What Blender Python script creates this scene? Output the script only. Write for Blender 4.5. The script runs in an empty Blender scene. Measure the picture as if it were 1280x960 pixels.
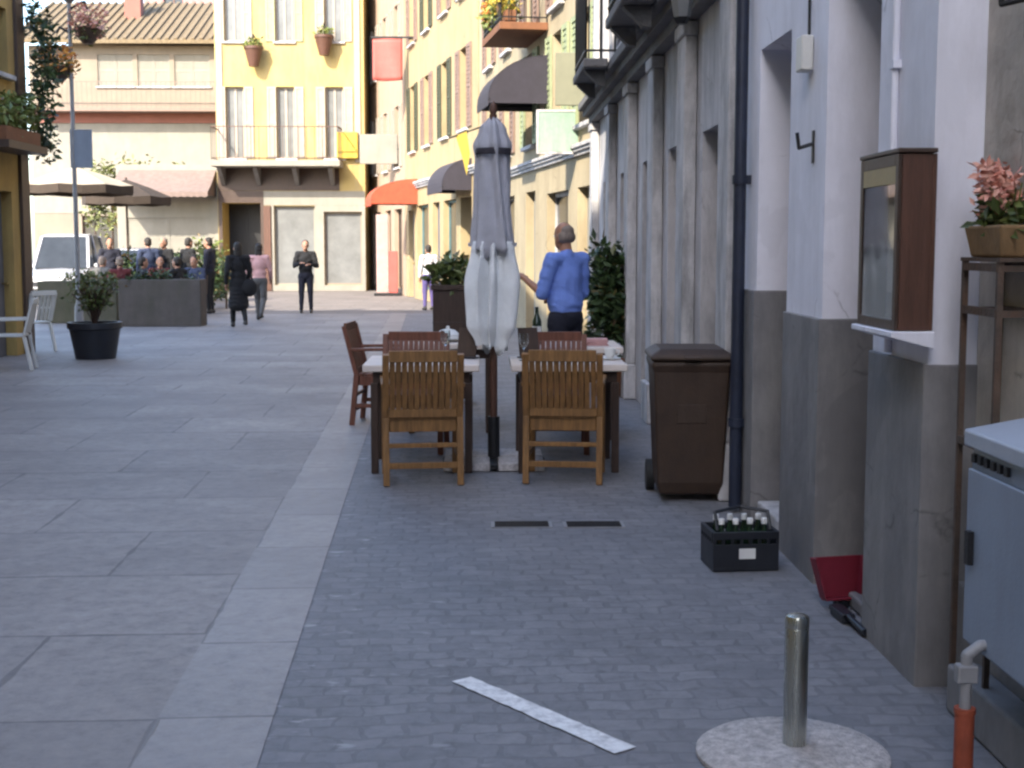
import bpy, bmesh, math, random
from mathutils import Vector, Matrix, noise
R = math.radians
random.seed(7)
SC = bpy.context.scene
COL = SC.collection

# ------------------------------------------------------------ camera, sky, sun, exposure
EYE = 1.55
FPX = 1700.0                                   # focal length in pixels of a 1280 px wide picture
YAW = math.atan(40 / FPX)
PITCH = math.atan(173 / FPX)
cd = bpy.data.cameras.new('camera'); cam = bpy.data.objects.new('camera', cd); COL.objects.link(cam)
cam.location = (0, 0, EYE); cam.rotation_euler = (R(90) - PITCH, 0, -YAW)
cd.sensor_width = 36; cd.lens = FPX / 1280 * 36; cd.clip_start = .05; cd.clip_end = 600
SC.camera = cam
SUN_EL = R(35); SUN_H = Vector((-.5, -.866, 0))
SUN_DIR = Vector((SUN_H.x * math.cos(SUN_EL), SUN_H.y * math.cos(SUN_EL), math.sin(SUN_EL)))
w = bpy.data.worlds.new('World'); SC.world = w; w.use_nodes = True
wn = w.node_tree.nodes; wl = w.node_tree.links
sky = wn.new('ShaderNodeTexSky'); sky.sky_type = 'NISHITA'; sky.sun_disc = False
sky.sun_elevation = SUN_EL; sky.sun_rotation = math.atan2(SUN_H.x, SUN_H.y) % (2 * math.pi)
sky.air_density = 1.0; sky.dust_density = 1.5; sky.ozone_density = 1.6
wl.new(sky.outputs[0], wn['Background'].inputs[0]); wn['Background'].inputs[1].default_value = .15
sd = bpy.data.lights.new('sun', 'SUN'); sd.energy = 2.25; sd.angle = R(.5); sd.color = (1, .90, .74)
so = bpy.data.objects.new('sun', sd); COL.objects.link(so)
so.rotation_euler = (-SUN_DIR).to_track_quat('-Z', 'Y').to_euler(); so.location = (-20, -30, 40)
SC.view_settings.view_transform = 'Standard'; SC.view_settings.look = 'None'
SC.view_settings.gamma = 1; SC.view_settings.exposure = 2.25
SC.render.engine = 'CYCLES'
SC.cycles.max_bounces = 6; SC.cycles.diffuse_bounces = 4; SC.cycles.glossy_bounces = 3
SC.cycles.transmission_bounces = 4; SC.cycles.transparent_max_bounces = 6
SC.cycles.caustics_reflective = False; SC.cycles.caustics_refractive = False
SC.cycles.use_denoising = True
SC.cycles.filter_width = 2.5

_f = Vector((math.sin(YAW) * math.cos(PITCH), math.cos(YAW) * math.cos(PITCH), -math.sin(PITCH)))
_r = Vector((math.cos(YAW), -math.sin(YAW), 0)); _u = _r.cross(_f)
def ray(px, py): return _f + _r * ((px - 640) / FPX) + _u * ((480 - py) / FPX)
def at(px, py, Y):
    d = ray(px, py); t = Y / d.y
    return Vector((d.x * t, Y, EYE + d.z * t))
def onground(px, py, z=0):
    d = ray(px, py); t = (z - EYE) / d.z
    return Vector((d.x * t, d.y * t, z))

# ------------------------------------------------------------ materials
def s2l(c): return tuple(((v / 255) / 12.92 if v / 255 <= .04045 else ((v / 255 + .055) / 1.055) ** 2.4) for v in c)
MATS = {}
def base_mat(name):
    m = bpy.data.materials.new(name); m.use_nodes = True
    return m, m.node_tree.nodes, m.node_tree.links, m.node_tree.nodes['Principled BSDF']
def mul(c, k): return tuple(min(.95, v * k) for v in c)
def ramp(N, stops):
    r = N.new('ShaderNodeValToRGB'); e = r.color_ramp.elements
    while len(e) < len(stops): e.new(.5)
    for i, (p, c) in enumerate(stops): e[i].position = p; e[i].color = (*c[:3], 1)
    return r
def pbr(name, col, rough=.65, var=.18, scale=5, bump=.15, bscale=60, metal=0, stretch=(1, 1, 1), stain=None, stain_amt=.5, stain_scale=1.2, spec=None, coat=0, cracks=0):
    if name in MATS: return MATS[name]
    m, N, L, P = base_mat(name)
    tc = N.new('ShaderNodeTexCoord'); mp = N.new('ShaderNodeMapping'); mp.inputs['Scale'].default_value = stretch
    L.new(tc.outputs['Object'], mp.inputs[0])
    n = N.new('ShaderNodeTexNoise'); n.inputs['Scale'].default_value = scale; n.inputs['Detail'].default_value = 6; n.inputs['Roughness'].default_value = .65
    L.new(mp.outputs[0], n.inputs['Vector'])
    r = ramp(N, [(.28, mul(col, 1 - var)), (.52, col), (.75, mul(col, 1 + var))]); L.new(n.outputs[0], r.inputs[0])
    out = r.outputs[0]
    if stain:
        n2 = N.new('ShaderNodeTexNoise'); n2.inputs['Scale'].default_value = stain_scale; n2.inputs['Detail'].default_value = 8; n2.inputs['Roughness'].default_value = .7
        mp2 = N.new('ShaderNodeMapping'); mp2.inputs['Scale'].default_value = (2.2, 2.2, .55); L.new(tc.outputs['Object'], mp2.inputs[0]); L.new(mp2.outputs[0], n2.inputs['Vector'])
        r2 = ramp(N, [(.45, (0, 0, 0)), (.70, (stain_amt,) * 3)]); L.new(n2.outputs[0], r2.inputs[0])
        mx = N.new('ShaderNodeMixRGB'); L.new(r2.outputs[0], mx.inputs[0]); L.new(out, mx.inputs[1]); mx.inputs[2].default_value = (*stain, 1); out = mx.outputs[0]
    if cracks:
        vo = N.new('ShaderNodeTexVoronoi'); vo.feature = 'DISTANCE_TO_EDGE'; vo.inputs['Scale'].default_value = 1.1
        dn = N.new('ShaderNodeTexNoise'); dn.inputs['Scale'].default_value = 3; dn.inputs['Detail'].default_value = 6; L.new(tc.outputs['Object'], dn.inputs['Vector'])
        dm = N.new('ShaderNodeMixRGB'); dm.inputs[0].default_value = .22; L.new(tc.outputs['Object'], dm.inputs[1]); L.new(dn.outputs['Color'], dm.inputs[2]); L.new(dm.outputs[0], vo.inputs['Vector'])
        rc = ramp(N, [(.0, (cracks,) * 3), (.006, (0, 0, 0))]); L.new(vo.outputs['Distance'], rc.inputs[0])
        gt = ramp(N, [(.50, (0, 0, 0)), (.58, (1, 1, 1))]); L.new(n.outputs[0], gt.inputs[0])
        mc = N.new('ShaderNodeMath'); mc.operation = 'MULTIPLY'; L.new(rc.outputs[0], mc.inputs[0]); L.new(gt.outputs[0], mc.inputs[1])
        mk_ = N.new('ShaderNodeMixRGB'); L.new(mc.outputs[0], mk_.inputs[0]); L.new(out, mk_.inputs[1]); mk_.inputs[2].default_value = (*mul(col, .35), 1); out = mk_.outputs[0]
        pn = N.new('ShaderNodeTexNoise'); pn.inputs['Scale'].default_value = 1.7; pn.inputs['Detail'].default_value = 4; pn.inputs['Distortion'].default_value = .6; L.new(tc.outputs['Object'], pn.inputs['Vector'])
        rp = ramp(N, [(.60, (0, 0, 0)), (.62, (.5, .5, .5))]); L.new(pn.outputs[0], rp.inputs[0])
        mp_ = N.new('ShaderNodeMixRGB'); L.new(rp.outputs[0], mp_.inputs[0]); L.new(out, mp_.inputs[1]); mp_.inputs[2].default_value = (*mul(col, .88), 1); out = mp_.outputs[0]
    L.new(out, P.inputs['Base Color'])
    P.inputs['Metallic'].default_value = metal
    n3 = N.new('ShaderNodeTexNoise'); n3.inputs['Scale'].default_value = bscale; n3.inputs['Detail'].default_value = 5
    L.new(mp.outputs[0], n3.inputs['Vector'])
    rr = N.new('ShaderNodeMapRange'); rr.inputs['To Min'].default_value = max(.05, rough - .12); rr.inputs['To Max'].default_value = min(1, rough + .12); L.new(n.outputs[0], rr.inputs[0]); L.new(rr.outputs[0], P.inputs['Roughness'])
    if bump:
        b = N.new('ShaderNodeBump'); b.inputs['Strength'].default_value = bump; b.inputs['Distance'].default_value = .02
        L.new(n3.outputs[0], b.inputs['Height']); L.new(b.outputs[0], P.inputs['Normal'])
    if coat: P.inputs['Coat Weight'].default_value = coat
    if spec is not None: P.inputs['Specular IOR Level'].default_value = spec
    MATS[name] = m
    return m
def paving(name, c1, c2, mortar, bw, rh, msize, rough=.55, flecks=0, bump=.4, distort=.0, off=.5):
    m, N, L, P = base_mat(name)
    tc = N.new('ShaderNodeTexCoord')
    vec = tc.outputs['Object']
    nd = N.new('ShaderNodeTexNoise'); nd.inputs['Scale'].default_value = 1.6 if bw > .5 else 5; nd.inputs['Detail'].default_value = 3; L.new(vec, nd.inputs['Vector'])
    sub = N.new('ShaderNodeVectorMath'); sub.operation = 'SUBTRACT'; L.new(nd.outputs['Color'], sub.inputs[0]); sub.inputs[1].default_value = (.5, .5, .5)
    scl = N.new('ShaderNodeVectorMath'); scl.operation = 'SCALE'; scl.inputs['Scale'].default_value = distort; L.new(sub.outputs[0], scl.inputs[0])
    add = N.new('ShaderNodeVectorMath'); L.new(vec, add.inputs[0]); L.new(scl.outputs[0], add.inputs[1]); v2 = add.outputs[0]
    b = N.new('ShaderNodeTexBrick'); L.new(v2, b.inputs['Vector']); b.inputs['Scale'].default_value = 1
    b.inputs['Brick Width'].default_value = bw; b.inputs['Row Height'].default_value = rh; b.inputs['Mortar Size'].default_value = msize; b.inputs['Mortar Smooth'].default_value = .4
    b.offset = off; b.inputs['Bias'].default_value = 0
    b.inputs['Color1'].default_value = (*c1, 1); b.inputs['Color2'].default_value = (*c2, 1); b.inputs['Mortar'].default_value = (*mortar, 1)
    nm = N.new('ShaderNodeTexNoise'); nm.inputs['Scale'].default_value = 3.5; nm.inputs['Detail'].default_value = 5; L.new(vec, nm.inputs['Vector'])
    ms = N.new('ShaderNodeMapRange'); ms.inputs['From Min'].default_value = .35; ms.inputs['From Max'].default_value = .7; ms.inputs['To Min'].default_value = msize * .25; ms.inputs['To Max'].default_value = msize * 2.0; L.new(nm.outputs[0], ms.inputs[0]); L.new(ms.outputs[0], b.inputs['Mortar Size'])
    n = N.new('ShaderNodeTexNoise'); n.inputs['Scale'].default_value = .9; n.inputs['Detail'].default_value = 9; n.inputs['Roughness'].default_value = .68; L.new(vec, n.inputs['Vector'])
    r = ramp(N, [(.3, (.62, .62, .62)), (.55, (1, 1, 1)), (.75, (1.22, 1.2, 1.18))]); L.new(n.outputs[0], r.inputs[0])
    mx = N.new('ShaderNodeMixRGB'); mx.blend_type = 'MULTIPLY'; mx.inputs[0].default_value = .85; L.new(b.outputs[0], mx.inputs[1]); L.new(r.outputs[0], mx.inputs[2])
    n5 = N.new('ShaderNodeTexNoise'); n5.inputs['Scale'].default_value = 11; n5.inputs['Detail'].default_value = 12; n5.inputs['Roughness'].default_value = .78; L.new(vec, n5.inputs['Vector'])
    r5 = ramp(N, [(.34, (.48, .48, .49)), (.47, (.93, .93, .93)), (.66, (1.32, 1.31, 1.29))]); L.new(n5.outputs[0], r5.inputs[0])
    mx5 = N.new('ShaderNodeMixRGB'); mx5.blend_type = 'MULTIPLY'; mx5.inputs[0].default_value = .8; L.new(mx.outputs[0], mx5.inputs[1]); L.new(r5.outputs[0], mx5.inputs[2])
    out = mx5.outputs[0]
    vo = N.new('ShaderNodeTexVoronoi'); vo.inputs['Scale'].default_value = 1.9; L.new(vec, vo.inputs['Vector'])
    rv = ramp(N, [(.035, (.75, .75, .75)), (.05, (0, 0, 0))]); L.new(vo.outputs['Distance'], rv.inputs[0])
    mg = N.new('ShaderNodeMixRGB'); L.new(rv.outputs[0], mg.inputs[0]); L.new(out, mg.inputs[1]); mg.inputs[2].default_value = (*mul(c2, .55), 1); out = mg.outputs[0]
    nb = N.new('ShaderNodeTexNoise'); nb.inputs['Scale'].default_value = .42; nb.inputs['Detail'].default_value = 10; nb.inputs['Roughness'].default_value = .72; L.new(vec, nb.inputs['Vector'])
    rb = ramp(N, [(.40, (0, 0, 0)), (.62, (.55, .55, .55))]); L.new(nb.outputs[0], rb.inputs[0])
    mb_ = N.new('ShaderNodeMixRGB'); L.new(rb.outputs[0], mb_.inputs[0]); L.new(out, mb_.inputs[1]); mb_.inputs[2].default_value = (*mul(c2, .74), 1); out = mb_.outputs[0]
    if flecks:
        n4 = N.new('ShaderNodeTexNoise'); n4.inputs['Scale'].default_value = 1; n4.inputs['Detail'].default_value = 3; mp4 = N.new('ShaderNodeMapping'); mp4.inputs['Scale'].default_value = (6, 13, 9); L.new(vec, mp4.inputs[0]); L.new(mp4.outputs[0], n4.inputs['Vector'])
        r4 = ramp(N, [(.63, (0, 0, 0)), (.71, (flecks,) * 3)]); L.new(n4.outputs[0], r4.inputs[0])
        sx = N.new('ShaderNodeSeparateXYZ'); L.new(tc.outputs['Object'], sx.inputs[0]); mr = N.new('ShaderNodeMapRange'); L.new(sx.outputs[0], mr.inputs[0])
        mr.inputs['From Min'].default_value = .5; mr.inputs['From Max'].default_value = 1.3; mr.inputs['To Min'].default_value = 1; mr.inputs['To Max'].default_value = .15
        mm = N.new('ShaderNodeMath'); mm.operation = 'MULTIPLY'; L.new(r4.outputs[0], mm.inputs[0]); L.new(mr.outputs[0], mm.inputs[1])
        m4 = N.new('ShaderNodeMixRGB'); L.new(mm.outputs[0], m4.inputs[0]); L.new(out, m4.inputs[1]); m4.inputs[2].default_value = (.40, .40, .41, 1); out = m4.outputs[0]
    L.new(out, P.inputs['Base Color'])
    rr = N.new('ShaderNodeMapRange'); rr.inputs['To Min'].default_value = rough - .15; rr.inputs['To Max'].default_value = rough + .2; L.new(n5.outputs[0], rr.inputs[0]); L.new(rr.outputs[0], P.inputs['Roughness'])
    inv = N.new('ShaderNodeMath'); inv.operation = 'MULTIPLY_ADD'; L.new(b.outputs['Fac'], inv.inputs[0]); inv.inputs[1].default_value = -1; L.new(n5.outputs[0], inv.inputs[2])
    bp = N.new('ShaderNodeBump'); bp.inputs['Strength'].default_value = bump; bp.inputs['Distance'].default_value = .012; L.new(inv.outputs[0], bp.inputs['Height']); L.new(bp.outputs[0], P.inputs['Normal'])
    return m
def leaf_mat(name, c1, c2):
    m, N, L, P = base_mat(name)
    g = N.new('ShaderNodeNewGeometry'); r = ramp(N, [(0, c1), (.88, c2), (.93, (.17, .12, .035)), (1, (.11, .06, .02))] if 'leaf' in name else [(0, c1), (1, c2)]); L.new(g.outputs['Random Per Island'], r.inputs[0]); L.new(r.outputs[0], P.inputs['Base Color'])
    P.inputs['Roughness'].default_value = .5
    return m
def glass_mat(name, col=(.9, .95, .95), rough=.03):
    m, N, L, P = base_mat(name); P.inputs['Base Color'].default_value = (*col, 1); P.inputs['Roughness'].default_value = rough; P.inputs['Transmission Weight'].default_value = 1; P.inputs['IOR'].default_value = 1.45
    return m
def wood(name, col, var=.35):
    return pbr(name, col, .5, var, 7, .25, 40, stretch=(6, 6, .6))
M = dict(
    plaster=pbr('white_plaster', (.80, .80, .88), .85, .08, 2.2, .22, 7, stain=(.50, .50, .54), stain_amt=.5, cracks=.7),
    plinth=pbr('grey_plinth', (.19, .185, .19), .85, .2, 4, .3, 12, stain=(.32, .31, .30), stain_amt=.55, stain_scale=2.0, cracks=.6),
    beige=pbr('beige_stone', (.48, .44, .39), .9, .25, 3, .5, 14, cracks=.7, stain=(.2, .18, .15), stain_amt=.6),
    oldstone=pbr('old_grey_stone', (.54, .525, .54), .9, .26, 2.5, .6, 14, stretch=(1, 1, .45), stain=(.17, .17, .17), stain_amt=.8, stain_scale=1.6, cracks=.8),
    trimstone=pbr('trim_stone', (.52, .51, .52), .9, .2, 4, .4, 25, stain=(.16, .16, .16), stain_amt=.85, stain_scale=2.2),
    darkstone=pbr('dark_stone', (.15, .145, .145), .9, .3, 4, .5, 25),
    cream=pbr('cream_plaster', (.38, .295, .165), .9, .12, 1.5, .25, 30, stain=(.25, .185, .10), stain_amt=.7, stain_scale=.9, cracks=.6),
    cream2=pbr('pale_cream_plaster', (.385, .32, .21), .9, .12, 1.5, .25, 30, stain=(.25, .20, .125), stain_amt=.7, stain_scale=1.0, cracks=.6),
    pinkish=pbr('pinkish_plaster', (.36, .27, .20), .9, .12, 1.5, .25, 30, stain=(.30, .22, .15), stain_amt=.5),
    yellow=pbr('yellow_plaster', (.42, .315, .12), .9, .16, 1.2, .2, 30, stain=(.36, .29, .17), stain_amt=.75),
    ochre=pbr('ochre_plaster', (.42, .28, .09), .9, .2, 1.5, .3, 30, stain=(.2, .13, .06), stain_amt=.6),
    whitewall=pbr('white_wall', (.26, .245, .21), .9, .14, 1.2, .2, 30, stain=(.20, .19, .155), stain_amt=.5),
    greywhite=pbr('pale_grey_wall', (.245, .205, .16), .9, .14, 1.2, .2, 30, stain=(.19, .16, .13), stain_amt=.4),
    redband=pbr('brick_red_paint', (.26, .105, .08), .8, .15, 2, .2, 30),
    tile=pbr('brown_roof_tile', (.18, .135, .08), .9, .3, 9, .6, 30, stretch=(3, .6, .6)),
    pinkroof=pbr('pink_roof', (.42, .2, .19), .9, .2, 5, .4, 30),
    stonedoor=pbr('weathered_grey_door_paint', (.24, .24, .26), .8, .2, 5, .2),
    darkwood=wood('dark_brown_wood', (.055, .032, .022)),
    brownwood=wood('brown_wood', (.095, .042, .026)),
    chairwood=wood('chair_wood', (.235, .118, .038), .45),
    chairred=wood('reddish_chair_wood', (.17, .062, .036), .4),
    greenshut=pbr('dark_green_shutter_paint', (.05, .055, .03), .6, .2, 5, .1),
    brownshut=pbr('faded_brown_shutter_paint', (.22, .15, .12), .7, .2, 5, .1),
    paleshut=pbr('pale_lilac_shutter_paint', (.32, .28, .235), .7, .12, 5, .1),
    palegreen=pbr('pale_green_shutter_paint', (.29, .33, .19), .7, .15, 5, .1),
    greyshut=pbr('grey_shutter_paint', (.12, .12, .14), .6, .2, 5, .1),
    blueshut=pbr('blue_grey_door_paint', (.055, .075, .13), .55, .2, 5, .1),
    navydoor=pbr('navy_door_paint', (.015, .02, .05), .5, .2, 5, .1),
    tealpaint=pbr('teal_paint', (.10, .19, .20), .6, .2, 5, .1),
    iron=pbr('black_iron', (.02, .02, .022), .5, .3, 20, .2, 90, metal=.4),
    rustiron=pbr('rusty_brown_iron', (.085, .06, .045), .75, .35, 14, .3, 60, stain=(.13, .06, .03), stain_amt=.6, stain_scale=6),
    steel=pbr('brushed_steel', (.52, .53, .48), .28, .12, 30, .06, 120, metal=1, stretch=(1, 1, .08)),
    pipe=pbr('navy_pipe_paint', (.018, .024, .045), .45, .3, 8, .1),
    greypipe=pbr('grey_pipe', (.26, .26, .27), .5, .2, 8, .1),
    rust=pbr('rust_red_paint', (.30, .065, .03), .65, .25, 12, .3),
    cabinet=pbr('blue_grey_cabinet_paint', (.25, .30, .385), .5, .1, 3, .06, 90, stain=(.15, .16, .19), stain_amt=.35),
    cabcap=pbr('pale_cabinet_cap', (.36, .40, .47), .5, .1, 4, .08),
    conc=pbr('speckled_concrete', (.56, .52, .50), .9, .38, 38, .7, 110, stain=(.22, .20, .19), stain_amt=.65, stain_scale=11),
    planterstone=pbr('weathered_planter_concrete', (.105, .092, .085), .9, .2, 4, .4, 30, stain=(.06, .06, .04), stain_amt=.5),
    plantergreen=pbr('mossy_planter_concrete', (.09, .088, .065), .9, .25, 4, .4, 30, stain=(.045, .055, .025), stain_amt=.6),
    blackplastic=pbr('black_plastic', (.012, .014, .02), .45, .3, 10, .1),
    binplastic=pbr('dark_brown_plastic', (.042, .023, .013), .6, .3, 5, .12, 70, stain=(.075, .046, .03), stain_amt=.45, stain_scale=3),
    redplastic=pbr('dull_red_plastic', (.17, .013, .028), .5, .2, 6, .1),
    whiteplastic=pbr('white_plastic', (.62, .61, .57), .5, .08, 5, .06),
    paper=pbr('white_paper', (.72, .72, .70), .8, .06, 8, .05),
    tabletop=pbr('pale_table_top', (.70, .62, .56), .55, .1, 6, .1),
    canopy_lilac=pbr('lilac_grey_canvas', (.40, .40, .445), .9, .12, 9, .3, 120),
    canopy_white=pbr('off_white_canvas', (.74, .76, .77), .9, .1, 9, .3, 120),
    awning_dark=pbr('charcoal_awning_canvas', (.038, .034, .046), .9, .2, 6, .3, 80),
    awning_orange=pbr('orange_red_canvas', (.40, .075, .035), .85, .2, 6, .3, 80),
    awning_cream=pbr('cream_canvas', (.40, .34, .25), .9, .1, 6, .3, 80),
    awning_brown=pbr('brown_canvas', (.05, .036, .026), .9, .2, 6, .3, 80),
    mint=pbr('mint_sign_enamel', (.25, .36, .285), .5, .16, 9, .05, stain=(.36, .42, .36), stain_amt=.7, stain_scale=4),
    redsign=pbr('red_sign_enamel', (.38, .085, .07), .6, .15, 5, .05),
    pinksign=pbr('pale_pink_panel', (.38, .26, .24), .6, .15, 5, .05),
    yellowcloth=pbr('yellow_cloth', (.44, .32, .05), .8, .15, 5, .2),
    glass=glass_mat('clear_glass'),
    pane=pbr('dark_window_glass', (.03, .035, .04), .12, .3, 2, .02, 6),
    palepane=pbr('pale_window_glass', (.17, .175, .175), .15, .2, 2, .02, 6),
    soil=pbr('dark_soil', (.03, .022, .016), .95, .4, 20, .6, 60),
    tan=pbr('tan_clay', (.26, .16, .075), .85, .3, 8, .2),
    terracotta=pbr('terracotta', (.20, .085, .04), .85, .2, 8, .2),
    leaf=leaf_mat('dark_leaf', (.012, .03, .01), (.06, .10, .03)),
    leaf_mid=leaf_mat('mid_leaf', (.035, .06, .014), (.13, .16, .04)),
    leaf_bright=leaf_mat('bright_leaf', (.07, .11, .02), (.22, .25, .06)),
    pinkflower=leaf_mat('pink_petal', (.60, .22, .16), (.76, .44, .34)),
    orangeflower=leaf_mat('orange_petal', (.55, .16, .03), (.70, .36, .06)),
    yellowflower=leaf_mat('yellow_petal', (.5, .36, .03), (.62, .50, .10)),
    skin=pbr('skin', (.36, .19, .125), .55, .12, 12, .05),
    skin_dark=pbr('tanned_skin', (.36, .18, .11), .55, .12, 12, .05),
    shirtblue=pbr('blue_shirt_cloth', (.17, .27, .68), .85, .12, 7, .2, 60),
    navycloth=pbr('navy_cloth', (.012, .013, .025), .9, .2, 8, .3, 40),
    blackcloth=pbr('black_cloth', (.010, .010, .012), .9, .3, 8, .3, 40),
    greycloth=pbr('grey_cloth', (.10, .10, .10), .9, .3, 8, .3, 40),
    whitecloth=pbr('white_cloth', (.62, .61, .62), .9, .1, 8, .3, 40),
    pinkcloth=pbr('pale_pink_cloth', (.58, .34, .33), .9, .15, 8, .3, 40),
    redcloth=pbr('dark_red_cloth', (.10, .018, .022), .9, .15, 8, .3, 40),
    purplecloth=pbr('violet_cloth', (.09, .07, .20), .9, .15, 8, .3, 40),
    bluecloth=pbr('slate_blue_cloth', (.03, .042, .085), .9, .15, 8, .3, 40),
    greyhair=pbr('grey_hair', (.21, .165, .135), .7, .3, 40, .4, 80),
    darkhair=pbr('dark_hair', (.018, .013, .010), .6, .3, 40, .4, 80),
    shoe=pbr('dark_leather', (.02, .016, .014), .45, .3, 10, .1),
    eyewhite=pbr('eye_white', (.7, .68, .65), .3, .03, 10, 0),
    carwhite=pbr('white_car_paint', (.45, .45, .47), .25, .03, 3, 0, coat=.6),
    carblue=pbr('grey_blue_car_paint', (.16, .19, .26), .25, .05, 3, 0, coat=.6),
    rubber=pbr('black_rubber', (.018, .018, .018), .8, .2, 20, .2),
    lampglass=pbr('headlamp_glass', (.55, .56, .58), .1, .05, 10, 0),
    paint=pbr('worn_white_paint', (.80, .80, .80), .8, .12, 14, .3, 40, stain=(.20, .20, .22), stain_amt=.6, stain_scale=9),
    brass=pbr('dull_brass', (.30, .20, .07), .4, .2, 20, .1, metal=.8),
    bottle=pbr('dark_green_bottle_glass', (.012, .03, .015), .1, .2, 6, 0, coat=.5),
    displayback=pbr('pale_display_lining', (.46, .46, .50), .8, .15, 9, .1),
    gold=pbr('gilt_board', (.30, .23, .10), .5, .2, 8, .1),
)
M['street'] = paving('street_slab_stone', (.335, .308, .296), (.262, .243, .238), (.165, .155, .154), 1.25, 1.0, .011, .6, distort=.03, bump=.25)
M['border'] = paving('pale_kerb_slab_stone', (.335, .311, .303), (.276, .258, .254), (.165, .155, .154), 3.0, .85, .010, .5, distort=.008, bump=.25)
M['cobble'] = paving('dark_cobble_stone', (.245, .243, .258), (.188, .188, .203), (.165, .165, .178), .15, .10, .010, .6, flecks=.8, distort=.11, bump=.2)
M['plaza'] = paving('plaza_slab_stone', (.235, .208, .195), (.20, .178, .168), (.13, .115, .106), 1.1, .7, .014, .7, distort=.02)

# ------------------------------------------------------------ mesh helpers
class MB:
    def __init__(s): s.v = []; s.f = []; s.mi = []
    def add(s, vs, fs, m=0):
        o = len(s.v); s.v += [tuple(p) for p in vs]
        for f in fs: s.f.append(tuple(i + o for i in f)); s.mi.append(m)
        return s
    def box(s, c, d, rz=0, m=0, mat=None):
        hx, hy, hz = d[0] / 2, d[1] / 2, d[2] / 2
        X = mat or (Matrix.Translation(c) @ Matrix.Rotation(rz, 4, 'Z'))
        vs = [X @ Vector((x, y, z)) for z in (-hz, hz) for x, y in ((-hx, -hy), (hx, -hy), (hx, hy), (-hx, hy))]
        return s.add(vs, [(0, 3, 2, 1), (4, 5, 6, 7), (0, 1, 5, 4), (1, 2, 6, 5), (2, 3, 7, 6), (3, 0, 4, 7)], m)
    def bx(s, x0, x1, y0, y1, z0, z1, m=0):
        return s.box(((x0 + x1) / 2, (y0 + y1) / 2, (z0 + z1) / 2), (x1 - x0, y1 - y0, z1 - z0), m=m)
    def bar(s, a, b, wx, wy, m=0):            # square bar from a to b
        a = Vector(a); b = Vector(b); d = b - a; q = d.to_track_quat('Z', 'Y').to_matrix().to_4x4()
        return s.box(None, (wx, wy, d.length), m=m, mat=Matrix.Translation((a + b) / 2) @ q)
    def tube(s, a, b, r0, r1=None, n=12, m=0, caps=True):
        r1 = r0 if r1 is None else r1
        a = Vector(a); b = Vector(b); q = (b - a).to_track_quat('Z', 'Y')
        vs = []
        for p, r in ((a, r0), (b, r1)):
            for i in range(n):
                t = 2 * math.pi * i / n; vs.append(p + q @ Vector((r * math.cos(t), r * math.sin(t), 0)))
        fs = [(i, (i + 1) % n, n + (i + 1) % n, n + i) for i in range(n)]
        if caps: fs += [tuple(range(n - 1, -1, -1)), tuple(range(n, 2 * n))]
        return s.add(vs, fs, m)
    def path(s, pts, r, n=8, m=0):
        for a, b in zip(pts, pts[1:]): s.tube(a, b, r, n=n, m=m)
        for p in pts[1:-1]: s.ball(p, (r, r, r), 8, 5, m)
        return s
    def lathe(s, prof, n=24, c=(0, 0, 0), m=0, close=True):
        vs = []
        for r, z in prof:
            for i in range(n):
                t = 2 * math.pi * i / n; vs.append((c[0] + r * math.cos(t), c[1] + r * math.sin(t), c[2] + z))
        fs = []
        for k in range(len(prof) - 1):
            for i in range(n): fs.append((k * n + i, k * n + (i + 1) % n, (k + 1) * n + (i + 1) % n, (k + 1) * n + i))
        if close: fs += [tuple(range(n - 1, -1, -1)), tuple(range((len(prof) - 1) * n, len(prof) * n))]
        return s.add(vs, fs, m)
    def ball(s, c, rad, n=16, k=10, m=0, rot=None):
        vs = []; fs = []
        for j in range(1, k):
            ph = math.pi * j / k
            for i in range(n):
                t = 2 * math.pi * i / n; p = Vector((rad[0] * math.sin(ph) * math.cos(t), rad[1] * math.sin(ph) * math.sin(t), rad[2] * math.cos(ph)))
                if rot: p = rot @ p
                vs.append(p + Vector(c))
        top = Vector((0, 0, rad[2])); bot = Vector((0, 0, -rad[2]))
        if rot: top = rot @ top; bot = rot @ bot
        vs += [top + Vector(c), bot + Vector(c)]; T = len(vs) - 2; B = T + 1
        for i in range(n):
            fs.append((T, i, (i + 1) % n)); fs.append((B, (k - 2) * n + (i + 1) % n, (k - 2) * n + i))
            for j in range(k - 2): fs.append((j * n + i, (j + 1) * n + i, (j + 1) * n + (i + 1) % n, j * n + (i + 1) % n))
        return s.add(vs, fs, m)
    def prism(s, poly, thick, X, m=0):        # polygon in local xz, extruded along local y, placed by X
        n = len(poly)
        vs = [X @ Vector((p[0], 0, p[1])) for p in poly] + [X @ Vector((p[0], thick, p[1])) for p in poly]
        fs = [tuple(range(n)), tuple(range(2 * n - 1, n - 1, -1))] + [(i, n + i, n + (i + 1) % n, (i + 1) % n) for i in range(n)]
        return s.add(vs, fs, m)
    def leaves(s, c, rad, n, size, m=0, rng=random, flat=.0, shell=.35):
        for _ in range(n):
            while True:
                p = Vector((rng.uniform(-1, 1), rng.uniform(-1, 1), rng.uniform(-1, 1)))
                if shell < p.length < 1: break
            p = Vector((p.x * rad[0], p.y * rad[1], p.z * rad[2])) + Vector(c)
            d = Vector((rng.gauss(0, 1), rng.gauss(0, 1), rng.gauss(0, .7))).normalized(); e = d.orthogonal().normalized()
            e = Matrix.Rotation(rng.uniform(0, 6.28), 3, d) @ e; k = d.cross(e)
            L = size * rng.uniform(.6, 1.4); W = L * .45
            s.add([p, p + d * L * .5 + e * W * .5 + k * W * .15, p + d * L, p + d * L * .5 - e * W * .5 + k * W * .15], [(0, 1, 2, 3)], m)
        return s
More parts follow.
